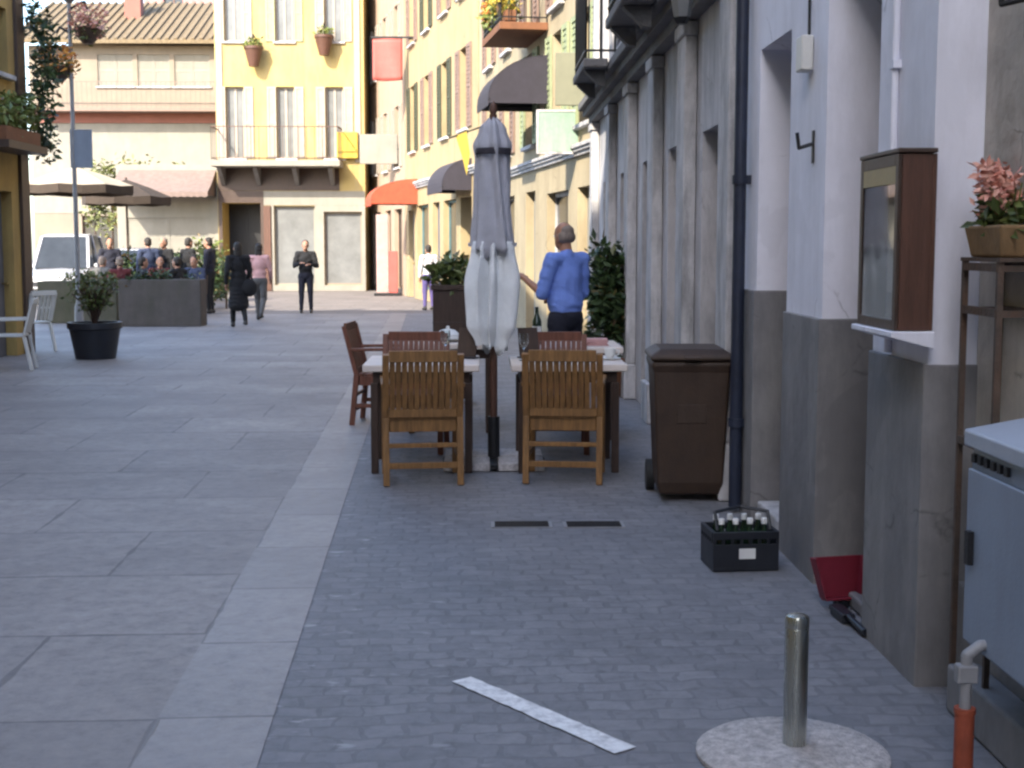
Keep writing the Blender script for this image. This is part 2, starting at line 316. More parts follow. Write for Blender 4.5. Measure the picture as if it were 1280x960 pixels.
    def build(s, name, mats, parent=None, smooth=False, bevel=0, seg=2):
        me = bpy.data.meshes.new(name); me.from_pydata(s.v, [], s.f)
        mats = mats if isinstance(mats, (list, tuple)) else [mats]
        for m in mats: me.materials.append(m)
        me.polygons.foreach_set('material_index', s.mi)
        if smooth: me.polygons.foreach_set('use_smooth', [True] * len(s.f))
        me.update()
        bm = bmesh.new(); bm.from_mesh(me); bmesh.ops.recalc_face_normals(bm, faces=bm.faces); bm.to_mesh(me); bm.free()
        if smooth and hasattr(me, 'set_sharp_from_angle'): me.set_sharp_from_angle(angle=R(40))
        o = bpy.data.objects.new(name, me); COL.objects.link(o)
        if parent: o.parent = parent
        if bevel:
            b = o.modifiers.new('soft_edge', 'BEVEL'); b.width = bevel; b.segments = seg; b.limit_method = 'ANGLE'; b.angle_limit = R(35)
        return o
def tag(o, label=None, cat=None, group=None, kind=None):
    if label: o['label'] = label
    if cat: o['category'] = cat
    if group: o['group'] = group
    if kind: o['kind'] = kind
    return o
def thing(name, label, cat, loc=(0, 0, 0), rz=0, group=None):
    o = bpy.data.objects.new(name, None); COL.objects.link(o); o.empty_display_size = .1
    o.location = loc; o.rotation_euler = (0, 0, rz)
    return tag(o, label, cat, group)
def copy_tree(o, parent=None):
    c = o.copy(); COL.objects.link(c)
    if parent: c.parent = parent
    for ch in list(o.children): copy_tree(ch, c)
    return c
def sheet(name, pts, z, m, kind='structure', loc=(0, 0), rz=0):
    b = MB().add([(p[0], p[1], 0) for p in pts], [tuple(range(len(pts)))])
    o = b.build(name, m); o.location = (loc[0], loc[1], z); o.rotation_euler = (0, 0, rz)
    if kind: o['kind'] = kind
    return o

# ------------------------------------------------------------ the ground
sheet('ground', [(-150, -150), (150, -150), (150, 150), (-150, 150)], -.008, M['plaza'])
STR = math.atan(62 / FPX)                                        # the paving runs a little to the left of the houses
seam = onground(197, 898)
sheet('street', [(-7.5, -30), (0, -30), (0, 27), (-7.5, 27)], -.004, M['street'], loc=(seam.x, seam.y), rz=STR)
sheet('paving_border', [(0, -30), (.40, -30), (.36, 27), (0, 27)], 0, M['border'], loc=(seam.x, seam.y), rz=STR)
sheet('pavement', [(.40, -30), (7, -30), (7, 27), (.36, 27)], -.004, M['cobble'], loc=(seam.x, seam.y), rz=STR)
a, b = onground(577, 849), onground(782, 938)
d = (b - a).normalized(); nrm = Vector((-d.y, d.x, 0)) * .043
mk = MB(); rg = random.Random(3); N_ = 26; top = []; bot = []
for i in range(N_ + 1):
    p = a.lerp(b, i / N_); top.append(p + nrm * rg.uniform(.92, 1.08)); bot.append(p - nrm * rg.uniform(.92, 1.08))
mk.add([(p.x, p.y, 0) for p in top + bot], [(i, i + 1, N_ + 2 + i, N_ + 1 + i) for i in range(N_)])
o = mk.build('road_marking', M['paint']); o.location.z = .0015; o['kind'] = 'structure'

# ------------------------------------------------------------ houses
def face(mb, w, h, ops, y=0, m=0):
    """front skin at y, outside towards -y, with holes"""
    xs = sorted({0, w, *[o[0] for o in ops], *[o[1] for o in ops]}); zs = sorted({0, h, *[o[2] for o in ops], *[o[3] for o in ops]})
    for x0, x1 in zip(xs, xs[1:]):
        for z0, z1 in zip(zs, zs[1:]):
            cx, cz = (x0 + x1) / 2, (z0 + z1) / 2
            if any(o[0] < cx < o[1] and o[2] < cz < o[3] for o in ops): continue
            mb.add([(x0, y, z0), (x1, y, z0), (x1, y, z1), (x0, y, z1)], [(0, 1, 2, 3)], m)
def shutter_leaf(x0, x1, z0, z1, y, root, m):
    b = MB(); b.bx(x0, x1, y, y + .015, z0, z1)
    b.bx(x0, x0 + .06, y - .025, y, z0, z1); b.bx(x1 - .06, x1, y - .025, y, z0, z1)
    for z in (z0, (z0 + z1) / 2 - .04, z1 - .08): b.bx(x0 + .06, x1 - .06, y - .02, y, z, z + .08)
    n = int((z1 - z0) / .09)
    for i in range(n):
        z = z0 + (i + .5) * (z1 - z0) / n
        b.bx(x0 + .06, x1 - .06, y - .012, y, z - .022, z + .022)
    return b.build('shutter', m, root)
def house(name, label, loc, rz, w, depth, h, ops, wm, reveal=.2, cat='house', group=None, back=True):
    root = thing(name, label, cat, loc, rz, group)
    b = MB(); face(b, w, h, ops)
    for o in ops:
        x0, x1, z0, z1 = o[:4]; r = o[5].get('reveal', reveal) if len(o) > 5 else reveal
        q = [((x0, z0), (x0, z1)), ((x1, z1), (x1, z0)), ((x0, z1), (x1, z1))]
        if z0 > .01: q.append(((x1, z0), (x0, z0)))
        for (ax, az), (bx_, bz) in q: b.add([(ax, 0, az), (bx_, 0, bz), (bx_, r, bz), (ax, r, az)], [(0, 1, 2, 3)])
    b.add([(0, 0, 0), (w, 0, 0), (w, depth, 0), (0, depth, 0), (0, 0, h), (w, 0, h), (w, depth, h), (0, depth, h)], [(0, 4, 7, 3), (1, 2, 6, 5), (3, 7, 6, 2), (4, 5, 6, 7)])
    b.build('wall', wm, root)
    for o in ops:
        x0, x1, z0, z1, kind = o[:5]; k = o[5] if len(o) > 5 else {}; r = k.get('reveal', reveal)
        fm = k.get('frame', M['brownwood']); pm = k.get('pane', M['pane'])
        if kind in ('win', 'shop'):
            fr = MB(); t = .06
            fr.bx(x0, x0 + t, r - .06, r, z0, z1); fr.bx(x1 - t, x1, r - .06, r, z0, z1); fr.bx(x0 + t, x1 - t, r - .06, r, z1 - t, z1); fr.bx(x0 + t, x1 - t, r - .06, r, z0, z0 + t)
            if kind == 'win': fr.bx((x0 + x1) / 2 - .04, (x0 + x1) / 2 + .04, r - .06, r, z0 + t, z1 - t)
            f = fr.build('window', fm, root)
            MB().bx(x0 + .03, x1 - .03, r - .03, r - .02, z0 + .03, z1 - .03).build('pane', pm, f)
            if k.get('sill', kind == 'win'): MB().bx(x0 - .08, x1 + .08, -.09, r - .062, z0 - .07, z0 - .003).build('sill', M['trimstone'], f, bevel=.01)
        if kind == 'door':
            dd = MB(); dm = k.get('door', M['darkwood'])
            dd.bx(x0, x1, r - .05, r, z0, z1); nl = max(1, round((x1 - x0) / .7)); lw = (x1 - x0) / nl
            for i in range(nl):
                for za, zb in ((.12, .42), (.47, .94)):
                    X0 = x0 + i * lw + .1; X1 = x0 + (i + 1) * lw - .1
                    A = z0 + (z1 - z0) * za; B = z0 + (z1 - z0) * zb
                    dd.bx(X0, X1, r - .065, r - .05, A, B); dd.bx(X0 + .05, X1 - .05, r - .075, r - .065, A + .05, B - .05)
                if i: dd.bx(x0 + i * lw - .015, x0 + i * lw + .015, r - .07, r - .05, z0, z1)
            do = dd.build('door', dm, root)
            MB().tube((x0 + lw - .09, r - .05, z0 + 1.02), (x0 + lw - .09, r - .11, z0 + 1.02), .012).ball((x0 + lw - .09, r - .12, z0 + 1.02), (.03, .03, .03)).build('handle', M['brass'], do, smooth=True)
        if 'shut' in k:                        # open leaves folded against the wall, or closed ones in the opening
            sm = k['shut']; hw = (x1 - x0) / 2
            if k.get('closed'):
                shutter_leaf(x0 + .005, x0 + hw - .004, z0 + .005, z1 - .005, r * .4, root, sm); shutter_leaf(x0 + hw + .004, x1 - .005, z0 + .005, z1 - .005, r * .4, root, sm)
            else:
                shutter_leaf(x0 - hw - .02, x0 - .02, z0, z1, -.02, root, sm); shutter_leaf(x1 + .02, x1 + hw + .02, z0, z1, -.02, root, sm)
    return root
def cornice(root, x0, x1, z, d, h, m, name='cornice', y=0):
    b = MB()
    for i, (dd, hh) in enumerate(((d * .45, h * .35), (d * .75, h * .3), (d, h * .35))):
        zz = z + [0, h * .35, h * .65][i]
        b.bx(x0, x1, y - dd, y - .003, zz, zz + hh)
    return b.build(name, m, root, bevel=.008)
def railing(root, pts, z, h, m, step=.12, name='railing'):
    b = MB()
    for (x0, y0), (x1, y1) in zip(pts, pts[1:]):
        b.bar((x0, y0, z + h), (x1, y1, z + h), .045, .03); b.bar((x0, y0, z + .08), (x1, y1, z + .08), .03, .02)
        L = math.hypot(x1 - x0, y1 - y0); n = max(2, int(L / step))
        for i in range(n + 1):
            t = i / n; x = x0 + (x1 - x0) * t; y = y0 + (y1 - y0) * t
            b.tube((x, y, z), (x, y, z + h), .009, n=6)
    return b.build(name, m, root)
RW = R(-90)                                    # houses on the right: local x runs from far to near, local -y is the street
# white plaster house with two doorways; local x = 8.1 - Y
WX = 1.55
ops = [(.5, 1.25, 0, 2.62, 'door', dict(reveal=.30, door=M['brownwood'])), (1.97, 2.78, 0, 2.85, 'door', dict(reveal=.34, door=M['brownwood'])),
       (.55, 1.25, 4.2, 5.7, 'win', dict(shut=M['greyshut'], closed=True)), (2.0, 2.75, 4.2, 5.7, 'win', dict(shut=M['greyshut'], closed=True))]
ph = house('plaster_house', 'white plaster house with grey plinth and two deep doorways beside the pavement', (WX, 8.1, 0), RW, 3.44, 7, 8.6, ops, M['plaster'])
for x0, x1, zt in ((.003, .5, 1.30), (1.25, 1.97, 1.22), (2.78, 3.44, 1.14)):
    MB().bx(x0, x1 + .015, -.018, .27, -.01, zt).build('plinth', M['plinth'], ph, bevel=.006)
MB().bx(.52, 1.24, .02, .29, 0, .11).build('doorstep', M['trimstone'], ph, bevel=.012)
MB().bx(2.0, 2.76, .04, .33, 0, .06).build('doorstep', M['plinth'], ph, bevel=.012)
cornice(ph, -.05, 3.5, 8.3, .35, .3, M['plaster'], 'eaves')
b = MB(); b.tube((3.02, -.014, 1.15), (3.02, -.014, 8.2), .014, n=8)
for z in (1.4, 2.2, 3.1): b.bx(2.99, 3.05, -.03, 0, z, z + .03)
b.build('conduit', M['plaster'], ph)
MB().bx(1.60, 1.72, -.06, -.003, 2.36, 2.52).build('junction_box', M['whiteplastic'], ph, bevel=.008)
MB().path([(1.75, -.004, 2.02), (1.75, -.07, 2.0), (1.75, -.08, 2.07)], .009).bx(1.735, 1.765, -.008, -.002, 1.93, 2.08).build('wall_hook', M['iron'], ph)
MB().path([(1.66, -.012, 2.52), (1.65, -.012, 2.95), (1.9, -.014, 2.99), (2.6, -.013, 2.95), (3.3, -.012, 3.0)], .007, 6).build('cable', M['iron'], ph)
# drainpipe at the joint of the two houses
px = WX - .06
b = MB(); b.tube((px, 7.83, .03), (px, 7.83, 8.4), .037, n=14)
for z in (.5, 1.9, 3.3, 5.5): b.tube((px, 7.83, z), (px, 7.83, z + .05), .046, n=14); b.bx(px, WX - .001, 7.80, 7.86, z, z + .05)
tag(b.build('drainpipe', M['pipe'], smooth=True), 'dark navy drainpipe running down the corner behind the brown bin', 'drainpipe')
# near beige stone house, set back a little
sh = house('stone_house', 'beige stone house wall behind the iron plant stand and meter cabinet', (1.72, 4.655, 0), RW, 30, 6, 8.2, [(1.6, 2.5, 0, 2.4, 'door', {}), (4, 5, 1, 2.4, 'win', {})], M['beige'])
MB().path([(.35, -.004, 2.32), (.35, -.09, 2.30), (.35, -.10, 2.40)], .01).bx(.33, .37, -.008, -.002, 2.2, 2.42).build('wall_hook', M['iron'], sh)
MB().bx(0.01, 1.58, -.05, -.003, 0, .38).build('plinth', M['plinth'], sh, bevel=.01)
# old grey stone palazzo: Y 8.1 -> 18.5
S_L = 10.38
ops = []
for i, x in enumerate((1.0, 3.1, 5.2, 7.0, 8.75)):
    k = dict(door=[M['stonedoor'], M['stonedoor'], M['greyshut'], M['stonedoor'], M['stonedoor']][i], reveal=.16)
    ops.append((x, x + .95, 0, 2.35, 'door', k))
    ops.append((x, x + .95, 3.7, 5.7, 'win', dict(shut=M['greyshut'], closed=(i % 2 == 0))))
    ops.append((x, x + .95, 6.4, 8.1, 'win', dict(shut=M['greyshut'], closed=(i % 2 == 1))))
so_ = house('stone_palace', 'old weathered grey stone house with pilasters and heavy cornice beyond the drainpipe', (WX + .03, 8.105 + S_L, 0), RW, S_L, 7, 9, ops, M['oldstone'])
for x in (.02, 2.35, 4.4, 6.35, 8.15, 9.95):
    b = MB(); b.bx(x, x + .36, -.10, -.003, .35, 3.06); b.bx(x - .04, x + .40, -.13, -.003, 0, .35); b.bx(x - .03, x + .39, -.12, -.003, 3.06, 3.16)
    b.build('pilaster', M['trimstone'], so_, bevel=.012)
    MB().bx(x + .03, x + .33, -.07, -.003, 3.45, 8.6).build('upper_pilaster', M['trimstone'], so_, bevel=.012)
cornice(so_, 0, S_L + .01, 3.17, .26, .26, M['darkstone'])
cornice(so_, 0, S_L + .01, 8.7, .45, .35, M['darkstone'], 'eaves')
for x0, x1 in ((2.8, 4.4), (6.8, 8.2)):        # two shallow balconies
    MB().bx(x0, x1, -.52, -.27, 3.36, 3.45).build('balcony', M['darkstone'], so_, bevel=.015)
    railing(so_, [(x0 + .03, -.05), (x0 + .03, -.49), (x1 - .03, -.49), (x1 - .03, -.05)], 3.45, .95, M['iron'])
    for x in (x0 + .2, x1 - .2):
        b = MB(); b.prism([(0, 0), (0, -.16), (-.06, -.15), (-.20, -.02), (-.21, 0)], .12, Matrix.Translation((x, -.28, 3.355)) @ Matrix.Rotation(R(90), 4, 'Z')); b.build('bracket', M['darkstone'], so_)
# wall lantern beneath the balcony near the drainpipe
lx, ly, lz = WX - .30, 8.55, 2.95
b = MB(); b.path([(WX + .02, ly, lz + .32), (lx + .05, ly, lz + .40), (lx, ly, lz + .30)], .012)
lt = thing('wall_lantern', 'small black iron lantern on the stone house beside the drainpipe', 'lantern', (0, 0, 0)); b.build('bracket', M['iron'], lt)
b = MB(); b.lathe([(.05, 0), (.085, .2), (.02, .30)], 6, (lx, ly, lz)); b.build('lamp_glass', M['palepane'], lt)
b = MB(); b.lathe([(.11, .2), (.09, .23), (.02, .33)], 6, (lx, ly, lz)); MB().lathe([(.03, -.04), (.055, .0)], 6, (lx, ly, lz)).build('lamp_foot', M['iron'], lt); b.build('lamp_cap', M['iron'], lt)

def along(p0, p1):
    d = Vector((p1[0] - p0[0], p1[1] - p0[1])); return math.atan2(d.y, d.x), d.length
def xz(P0, rz, px, py, Y):                     # local facade coordinates of a point
    p = at(px, py, Y); v = Vector((p.x - P0[0], p.y - P0[1])); return v.x * math.cos(rz) + v.y * math.sin(rz), p.z
# cream row on the bend of the street (local x runs from far to near)
A1, B1 = (0.0, 31.0), (1.66, 18.55)
r1, L1_ = along(A1, B1)
ops = [(1.2, 2.2, 0, 2.5, 'door', dict(door=M['brownwood'])), (3.2, 5.0, .5, 2.5, 'shop', dict(frame=M['darkwood'])), (6.3, 7.3, 0, 2.5, 'door', dict(door=M['whitewall'])), (8.4, 10.2, .4, 2.4, 'shop', dict(frame=M['trimstone'])), (10.9, 11.8, 0, 2.4, 'door', dict(door=M['whitewall']))]
for x in (1.2, 3.7, 6.3, 8.9, 11.0):
    ops += [(x, x + .9, 3.3, 4.9, 'win', dict(shut=M['brownshut'] if x < 6 else M['palegreen'], frame=M['trimstone'])), (x, x + .9, 5.3, 7.2, 'win', dict(shut=M['brownshut'], frame=M['trimstone']))]
e1 = house('cream_house', 'sunlit cream plaster house with brown shutters behind the standing man', (*A1, 0), r1, L1_, 8, 11, ops, M['cream2'])
cornice(e1, 0, L1_, 2.85, .12, .16, M['trimstone'], 'string_course'); cornice(e1, 0, L1_, 10.6, .5, .4, M['trimstone'], 'eaves')
bal = MB().bx(6.4, 8.5, -.8, -.003, 5.04, 5.16).build('balcony', M['terracotta'], e1, bevel=.01)  # terracotta colour imitates the orange light on the balcony underside
railing(e1, [(6.43, -.02), (6.43, -.77), (8.47, -.77), (8.47, -.02)], 5.16, .9, M['iron'])
A2, B2 = (-2.25, 42.0), (-.03, 31.05)
r2, L2_ = along(A2, B2)
ops = [(.5, 1.6, 0, 2.6, 'door', dict(door=M['blueshut'])), (2.2, 4.2, .3, 2.7, 'shop', dict(frame=M['tealpaint'])), (4.9, 6.0, 0, 2.7, 'door', dict(door=M['blueshut'])), (6.6, 8.4, .3, 2.7, 'shop', dict(frame=M['tealpaint'])), (9.0, 10.4, 0, 2.7, 'door', dict(door=M['navydoor'], reveal=.5))]
for i, x in enumerate((1.0, 3.6, 6.4, 9.0)):
    ops += [(x, x + .95, 4.3, 6.2, 'win', dict(shut=[M['greenshut'], M['brownshut']][i % 2])), (x, x + .95, 7.4, 9.2, 'win', dict(shut=[M['brownshut'], M['greenshut']][i % 2]))]
e2 = house('ochre_cream_house', 'warm cream house with dark green and brown shutters above blue shop doors', (*A2, 0), r2, L2_, 8, 12, ops, M['cream'])
cornice(e2, 0, L2_, 3.2, .14, .18, M['trimstone'], 'string_course'); cornice(e2, 0, L2_, 11.6, .5, .4, M['trimstone'], 'eaves')
A3, B3 = (-3.95, 49.5), (-2.28, 42.05)
r3, L3_ = along(A3, B3)
ops = [(.8, 2.6, .2, 2.7, 'shop', dict(frame=M['darkwood'])), (3.6, 4.8, 0, 2.7, 'door', dict(door=M['darkwood'])), (5.5, 7.0, .2, 2.7, 'shop', dict(frame=M['darkwood']))]
for x in (1.0, 3.4, 5.8): ops += [(x, x + .9, 4.0, 5.9, 'win', dict(shut=M['paleshut'])), (x, x + .9, 7.2, 9.0, 'win', dict(shut=M['paleshut']))]
e3 = house('pinkish_house', 'narrow pinkish house between the yellow house and the green shuttered house', (*A3, 0), r3, L3_, 8, 12.5, ops, M['pinkish'])
cornice(e3, 0, L3_, 12, .5, .4, M['trimstone'], 'eaves')
# yellow house closing the street
YY = 47.0
xl, xr = at(271, 200, YY).x, at(456, 200, YY).x; wy = xr - xl
ops = []
for i, u in enumerate((.13, .47, .80)):
    x = wy * u
    ops += [(x - .30, x + .30, 4.5, 6.9, 'win', dict(shut=M['paleshut'], frame=M['paleshut'], pane=M['palepane'])), (x - .30, x + .30, 8.4, 10.3, 'win', dict(shut=M['palegreen'] if i == 1 else M['paleshut'], frame=M['paleshut'], pane=M['palepane']))]
ops += [(.15, 1.45, 0, 3.0, 'door', dict(door=M['iron'], reveal=1.3)), (1.9, 3.3, .2, 2.9, 'shop', dict(frame=M['whitewall'], pane=M['palepane'])), (3.6, 4.9, .2, 2.7, 'shop', dict(frame=M['greywhite'], pane=M['palepane']))]
yh = house('yellow_house', 'bright yellow house with long balcony closing the end of the street', (xl, YY, 0), 0, wy, 9, 13, ops, M['yellow'])
MB().bx(.02, 4.15, -.03, -.004, 3.42, 4.27).build('balcony_shade_panel', M['darkwood'], yh)  # dark panel painted in for the shade under the balcony
MB().bx(1.56, 1.80, -.08, -.004, 0, 2.9).build('post', M['brownwood'], yh, bevel=.01)
MB().bx(1.558, wy - .01, -.015, -.004, 2.92, 3.40).build('shop_fascia', M['whitewall'], yh)
cornice(yh, 0, wy, 12.5, .5, .4, M['trimstone'], 'eaves')
bz = at(340, 206, YY - .6).z
MB().bx(.0, 4.3, -1.25, -.016, bz - .08, bz + .12).build('balcony', M['whitewall'], yh, bevel=.02)
railing(yh, [(.05, -.02), (.05, -1.2), (4.25, -1.2), (4.25, -.02)], bz + .12, 1.1, M['brownwood'], .26)
for u in (.3, 1.5, 2.8, 4.0):
    b = MB(); b.prism([(0, 0), (0, -.6), (-.2, -.5), (-.9, -.08), (-.9, 0)], .14, Matrix.Translation((u, -.017, bz - .082)) @ Matrix.Rotation(R(90), 4, 'Z')); b.build('bracket', M['darkstone'], yh)
for x0_, x1_, z0_, z1_ in ((.02, .147, 0, 3.41), (1.453, 1.555, 0, 3.41), (.15, 1.45, 3.003, 3.41)): MB().bx(x0_, x1_, -.03, -.004, z0_, z1_).build('portal_surround', M['darkwood'], yh)
for x0_, x1_, z0_, z1_ in ((1.805, 1.90, 0, 2.915), (3.30, 3.60, 0, 2.915), (4.90, wy - .01, 0, 2.915), (1.902, 3.298, 0, .197), (3.602, 4.898, 0, .197), (3.602, 4.898, 2.703, 2.915)): MB().bx(x0_, x1_, -.02, -.004, z0_, z1_).build('ground_floor_facing', M['whitewall'], yh)
for u in (.03, .955): MB().bx(wy * u - .10, wy * u + .10, -.05, -.003, bz + .13, 12.4).build('pilaster', M['paleshut'], yh)
# pale building with a brown roof beyond the square
YL = 58.0
xl2, xr2 = at(40, 200, YL).x, at(278, 200, YL).x + 1.2; wl_ = xr2 - xl2
zE = at(150, 57, YL).z; zR = at(150, 8, YL + 5).z; zw0, zw1 = at(150, 108, YL).z, at(150, 68, YL).z
zb0, zb1, zb2 = at(150, 154, YL).z, at(150, 138, YL).z, at(150, 106, YL).z
wins = []
for pxa, pxb in ((122, 166), (172, 212), (218, 262)):
    wins.append((at(pxa, 90, YL).x - xl2, at(pxb, 90, YL).x - xl2, zw0, zw1, 'win', dict(shut=M['whitewall'], closed=True, frame=M['whitewall'])))
wins += [(2, 4, .1, 2.8, 'shop', {}), (6, 8, .1, 2.8, 'shop', {})]
bl = house('brown_roofed_building', 'wide pale building with brown tiled roof and closed white shutters across the square', (xl2, YL, 0), 0, wl_, 10, zE, wins, M['greywhite'], cat='building')
MB().bx(0.01, wl_ - .01, -.1, -.004, zb0, zb1).build('red_band', M['redband'], bl)
MB().bx(0.01, wl_ - .01, -.02, -.003, 2.9, zb0 - .003).build('white_facing', M['whitewall'], bl)
MB().bx(.6, wl_ - .02, -1.0, -.101, zb1 - .12, zb1 + .02).build('balcony', M['brownshut'], bl)
railing(bl, [(.62, -.97), (wl_ - .05, -.97)], zb1 + .02, zb2 - zb1, M['brownshut'], .2)
b = MB(); b.add([(-.5, -.7, zE), (wl_ + .5, -.7, zE), (wl_ + .5, 5, zR), (-.5, 5, zR), (wl_ + .5, 10.7, zE), (-.5, 10.7, zE), (-.5, -.7, zE + .14), (wl_ + .5, -.7, zE + .14), (wl_ + .5, 5, zR + .14), (-.5, 5, zR + .14), (wl_ + .5, 10.7, zE + .14), (-.5, 10.7, zE + .14)],
      [(0, 1, 2, 3), (3, 2, 4, 5), (6, 9, 8, 7), (9, 11, 10, 8), (0, 6, 7, 1), (5, 4, 10, 11), (0, 3, 9, 6), (3, 5, 11, 9), (1, 7, 8, 2), (2, 8, 10, 4)])
for i in range(int(wl_ / .35)):
    x = -.4 + i * .35; b.bar((x, -.7, zE + .17), (x, 5, zR + .17), .12, .1)
rf = b.build('roof', M['tile'], bl)
MB().bx(3.4, 4.1, 2.4, 3.0, zE + 1.0, zR + .75).build('chimney', M['redband'], rf, bevel=.02)
xp = at(180, 5, 72).x
ph2 = house('pink_roofed_house', 'tall lilac pink house peeping over the brown tiled roof', (xp, 72, 0), 0, 6.5, 8, 15.5, [(1, 2, 13, 14.6, 'win', {}), (4, 5, 13, 14.6, 'win', {})], M['pinkroof'])
# left side of the street: a tall house beside the camera and a lower ochre house at the edge of the view
LX = -6.55
ops = []
for i in range(8):
    x = 1.2 + i * 3.6
    ops += [(x, x + 1.1, 0, 2.6, 'door', {}), (x, x + 1.1, 4.2, 6.2, 'win', dict(shut=M['greenshut'])), (x, x + 1.1, 7.8, 9.8, 'win', dict(shut=M['greenshut'])), (x, x + 1.1, 11.4, 13.2, 'win', dict(shut=M['greenshut']))]
house('tall_town_house', 'tall cream town house with green shutters lining the street beside the viewer', (LX, -25, 0), R(90), 25, 8, 16.7, [o_ for o_ in ops if o_[1] < 24.5], M['cream'])
zW0, zW1 = at(10, 92, 19.2).z, at(10, 8, 19.2).z
ops = [(7, 8.1, 0, 2.5, 'door', {}), (11, 12.1, 0, 2.5, 'door', {}), (15, 16.1, 0, 2.5, 'door', {}), (18.45, 19.35, 0, 2.3, 'door', dict(door=M['greyshut']))]
for x in (2, 7, 11, 15): ops += [(x, x + 1, 3.6, 5.4, 'win', dict(shut=M['greenshut']))]
ops += [(18.4, 19.4, zW0, zW1, 'win', dict(frame=M['greyshut']))]
oh = house('ochre_house', 'ochre plaster house with framed dark window at the edge of the square', (LX, .01, 0), R(90), 19.99, 8, 10.5, ops, M['ochre'])
MB().bx(19.66, 19.99, -.05, -.003, 0, 10.3).build('corner_pilaster', M['darkwood'], oh)
MB().bx(18.0, 19.6, -.45, -.003, at(10, 190, 19).z, at(10, 190, 19).z + .10).build('balcony', M['darkwood'], oh)
cornice(oh, 0, 19.99, 10.1, .5, .35, M['darkstone'], 'eaves')
eh = house('unseen_shade_house', 'plain grey house added unseen behind the viewer to darken the street', (12, -26, 0), R(180), 30, 6, 11, [(8, 9.2, 0, 2.6, 'door', {}), (13, 14.2, 4, 6, 'win', {})], M['greywhite'])  # added out of view to block sky light from walls facing the camera

exec_people = True
# ------------------------------------------------------------ plants
def stems(mb, c, n, h, spread, rng, m=1):
    tips = []
    for _ in range(n):
        a = rng.uniform(0, 6.28); r = spread * rng.uniform(.2, 1)
        t = Vector((c[0] + r * math.cos(a), c[1] + r * math.sin(a), c[2] + h * rng.uniform(.6, 1)))
        mid = (Vector(c) + t) / 2 + Vector((0, 0, h * .12)); mb.path([c, mid, t], .008, 5, m); tips += [mid, t]
    return tips
# tall dark plant against the stone wall
p = at(767, 440, 14.0); X0 = 1.33
pl = thing('tall_potted_plant', 'tall dark leafy plant in a pot against the stone wall', 'potted plant', (X0, 14.0, 0))
MB().lathe([(.13, 0), (.19, .36), (.205, .36), (.205, .40), (.17, .40), (.17, .36)], 24).build('pot', M['terracotta'], pl, smooth=True)
MB().lathe([(.165, .35), (.10, .37)], 16).build('soil', M['soil'], pl)
rg = random.Random(11); b = MB(); tips = stems(b, (0, 0, .36), 22, 1.12, .20, rg); b2 = MB()
for t in tips: b2.leaves(t, (.13, .13, .16), 26, .12, rng=rg, shell=0)
b2.leaves((0, 0, .95), (.21, .21, .58), 700, .12, rng=rg)
b.mi = [0] * len(b.mi); b.build('stem', M['darkwood'], pl); b2.build('foliage', M['leaf'], pl)
# tall dark planter beyond the parasol
q = at(566, 400, 13.4)
pt = thing('tall_planter', 'tall dark brown wooden planter with a green bush beyond the parasol', 'planter', (q.x, 13.4, 0))
b = MB(); b.bx(-.19, .19, -.19, .19, .06, 1.12); b.bx(-.21, .21, -.21, .21, 1.12, 1.17)
for x in (-.15, .15):
    for y in (-.15, .15): b.bx(x - .03, x + .03, y - .03, y + .03, 0, .06)
for z in (.3, .55, .8): b.bx(-.195, .195, -.195, .195, z, z + .012)
b.build('box', M['darkwood'], pt, bevel=.006)
rg = random.Random(5); b = MB(); b.leaves((0, 0, 1.27), (.24, .22, .17), 420, .10, rng=rg, shell=0); b.build('foliage', M['leaf_mid'], pt)
# black pot with a loose bush on the left
q = onground(112, 450)
bp = thing('black_plant_pot', 'big black round pot with a sparse grey green bush in front of the long planters', 'potted plant', (q.x, q.y + .3, 0))
MB().lathe([(.27, 0), (.34, .40), (.37, .42), (.37, .50), (.32, .50), (.31, .42)], 28).build('pot', M['blackplastic'], bp, smooth=True)
MB().lathe([(.31, .43), (.1, .45)], 20).build('soil', M['soil'], bp)
rg = random.Random(21); b = MB(); b2 = MB()
for t in stems(b, (0, 0, .44), 30, .66, .36, rg): b2.leaves(t, (.13, .13, .12), 12, .075, rng=rg, shell=0)
b.mi = [0] * len(b.mi); b.build('stem', M['darkwood'], bp); b2.build('foliage', M['leaf_mid'], bp)
# long planters
def long_planter(px0, px1, pyb, h, m, label, leafm, dep=.6, seed=1):
    a_ = onground(px0, pyb); b_ = onground(px1, pyb); L = b_.x - a_.x
    t = thing('long_planter', label, 'planter', (a_.x, a_.y, 0), 0, 'long concrete planters edging the square')
    m_ = MB(); m_.bx(0, L, 0, .06, 0, h); m_.bx(0, L, dep - .06, dep, 0, h); m_.bx(0, .06, .06, dep - .06, 0, h); m_.bx(L - .06, L, .06, dep - .06, 0, h)
    m_.build('trough', m, t, bevel=.015); MB().bx(.06, L - .06, .06, dep - .06, .05, h - .06).build('soil', M['soil'], t)
    rg = random.Random(seed); lf = MB()
    for _ in range(10): lf.leaves((rg.uniform(.15, L - .15), dep / 2 + rg.uniform(-.12, .12), h + rg.uniform(0, .10)), (.16, .2, rg.uniform(.06, .2)), 50, .09, rng=rg, shell=0)
    lf.build('foliage', leafm, t)
    return t
long_planter(48, 146, 404, .84, M['plantergreen'], 'mossy greenish concrete planter behind the black pot', M['leaf_mid'], seed=2)
long_planter(149, 251, 408, .90, M['planterstone'], 'plain grey brown concrete planter nearest the walking people', M['leaf'], seed=3)
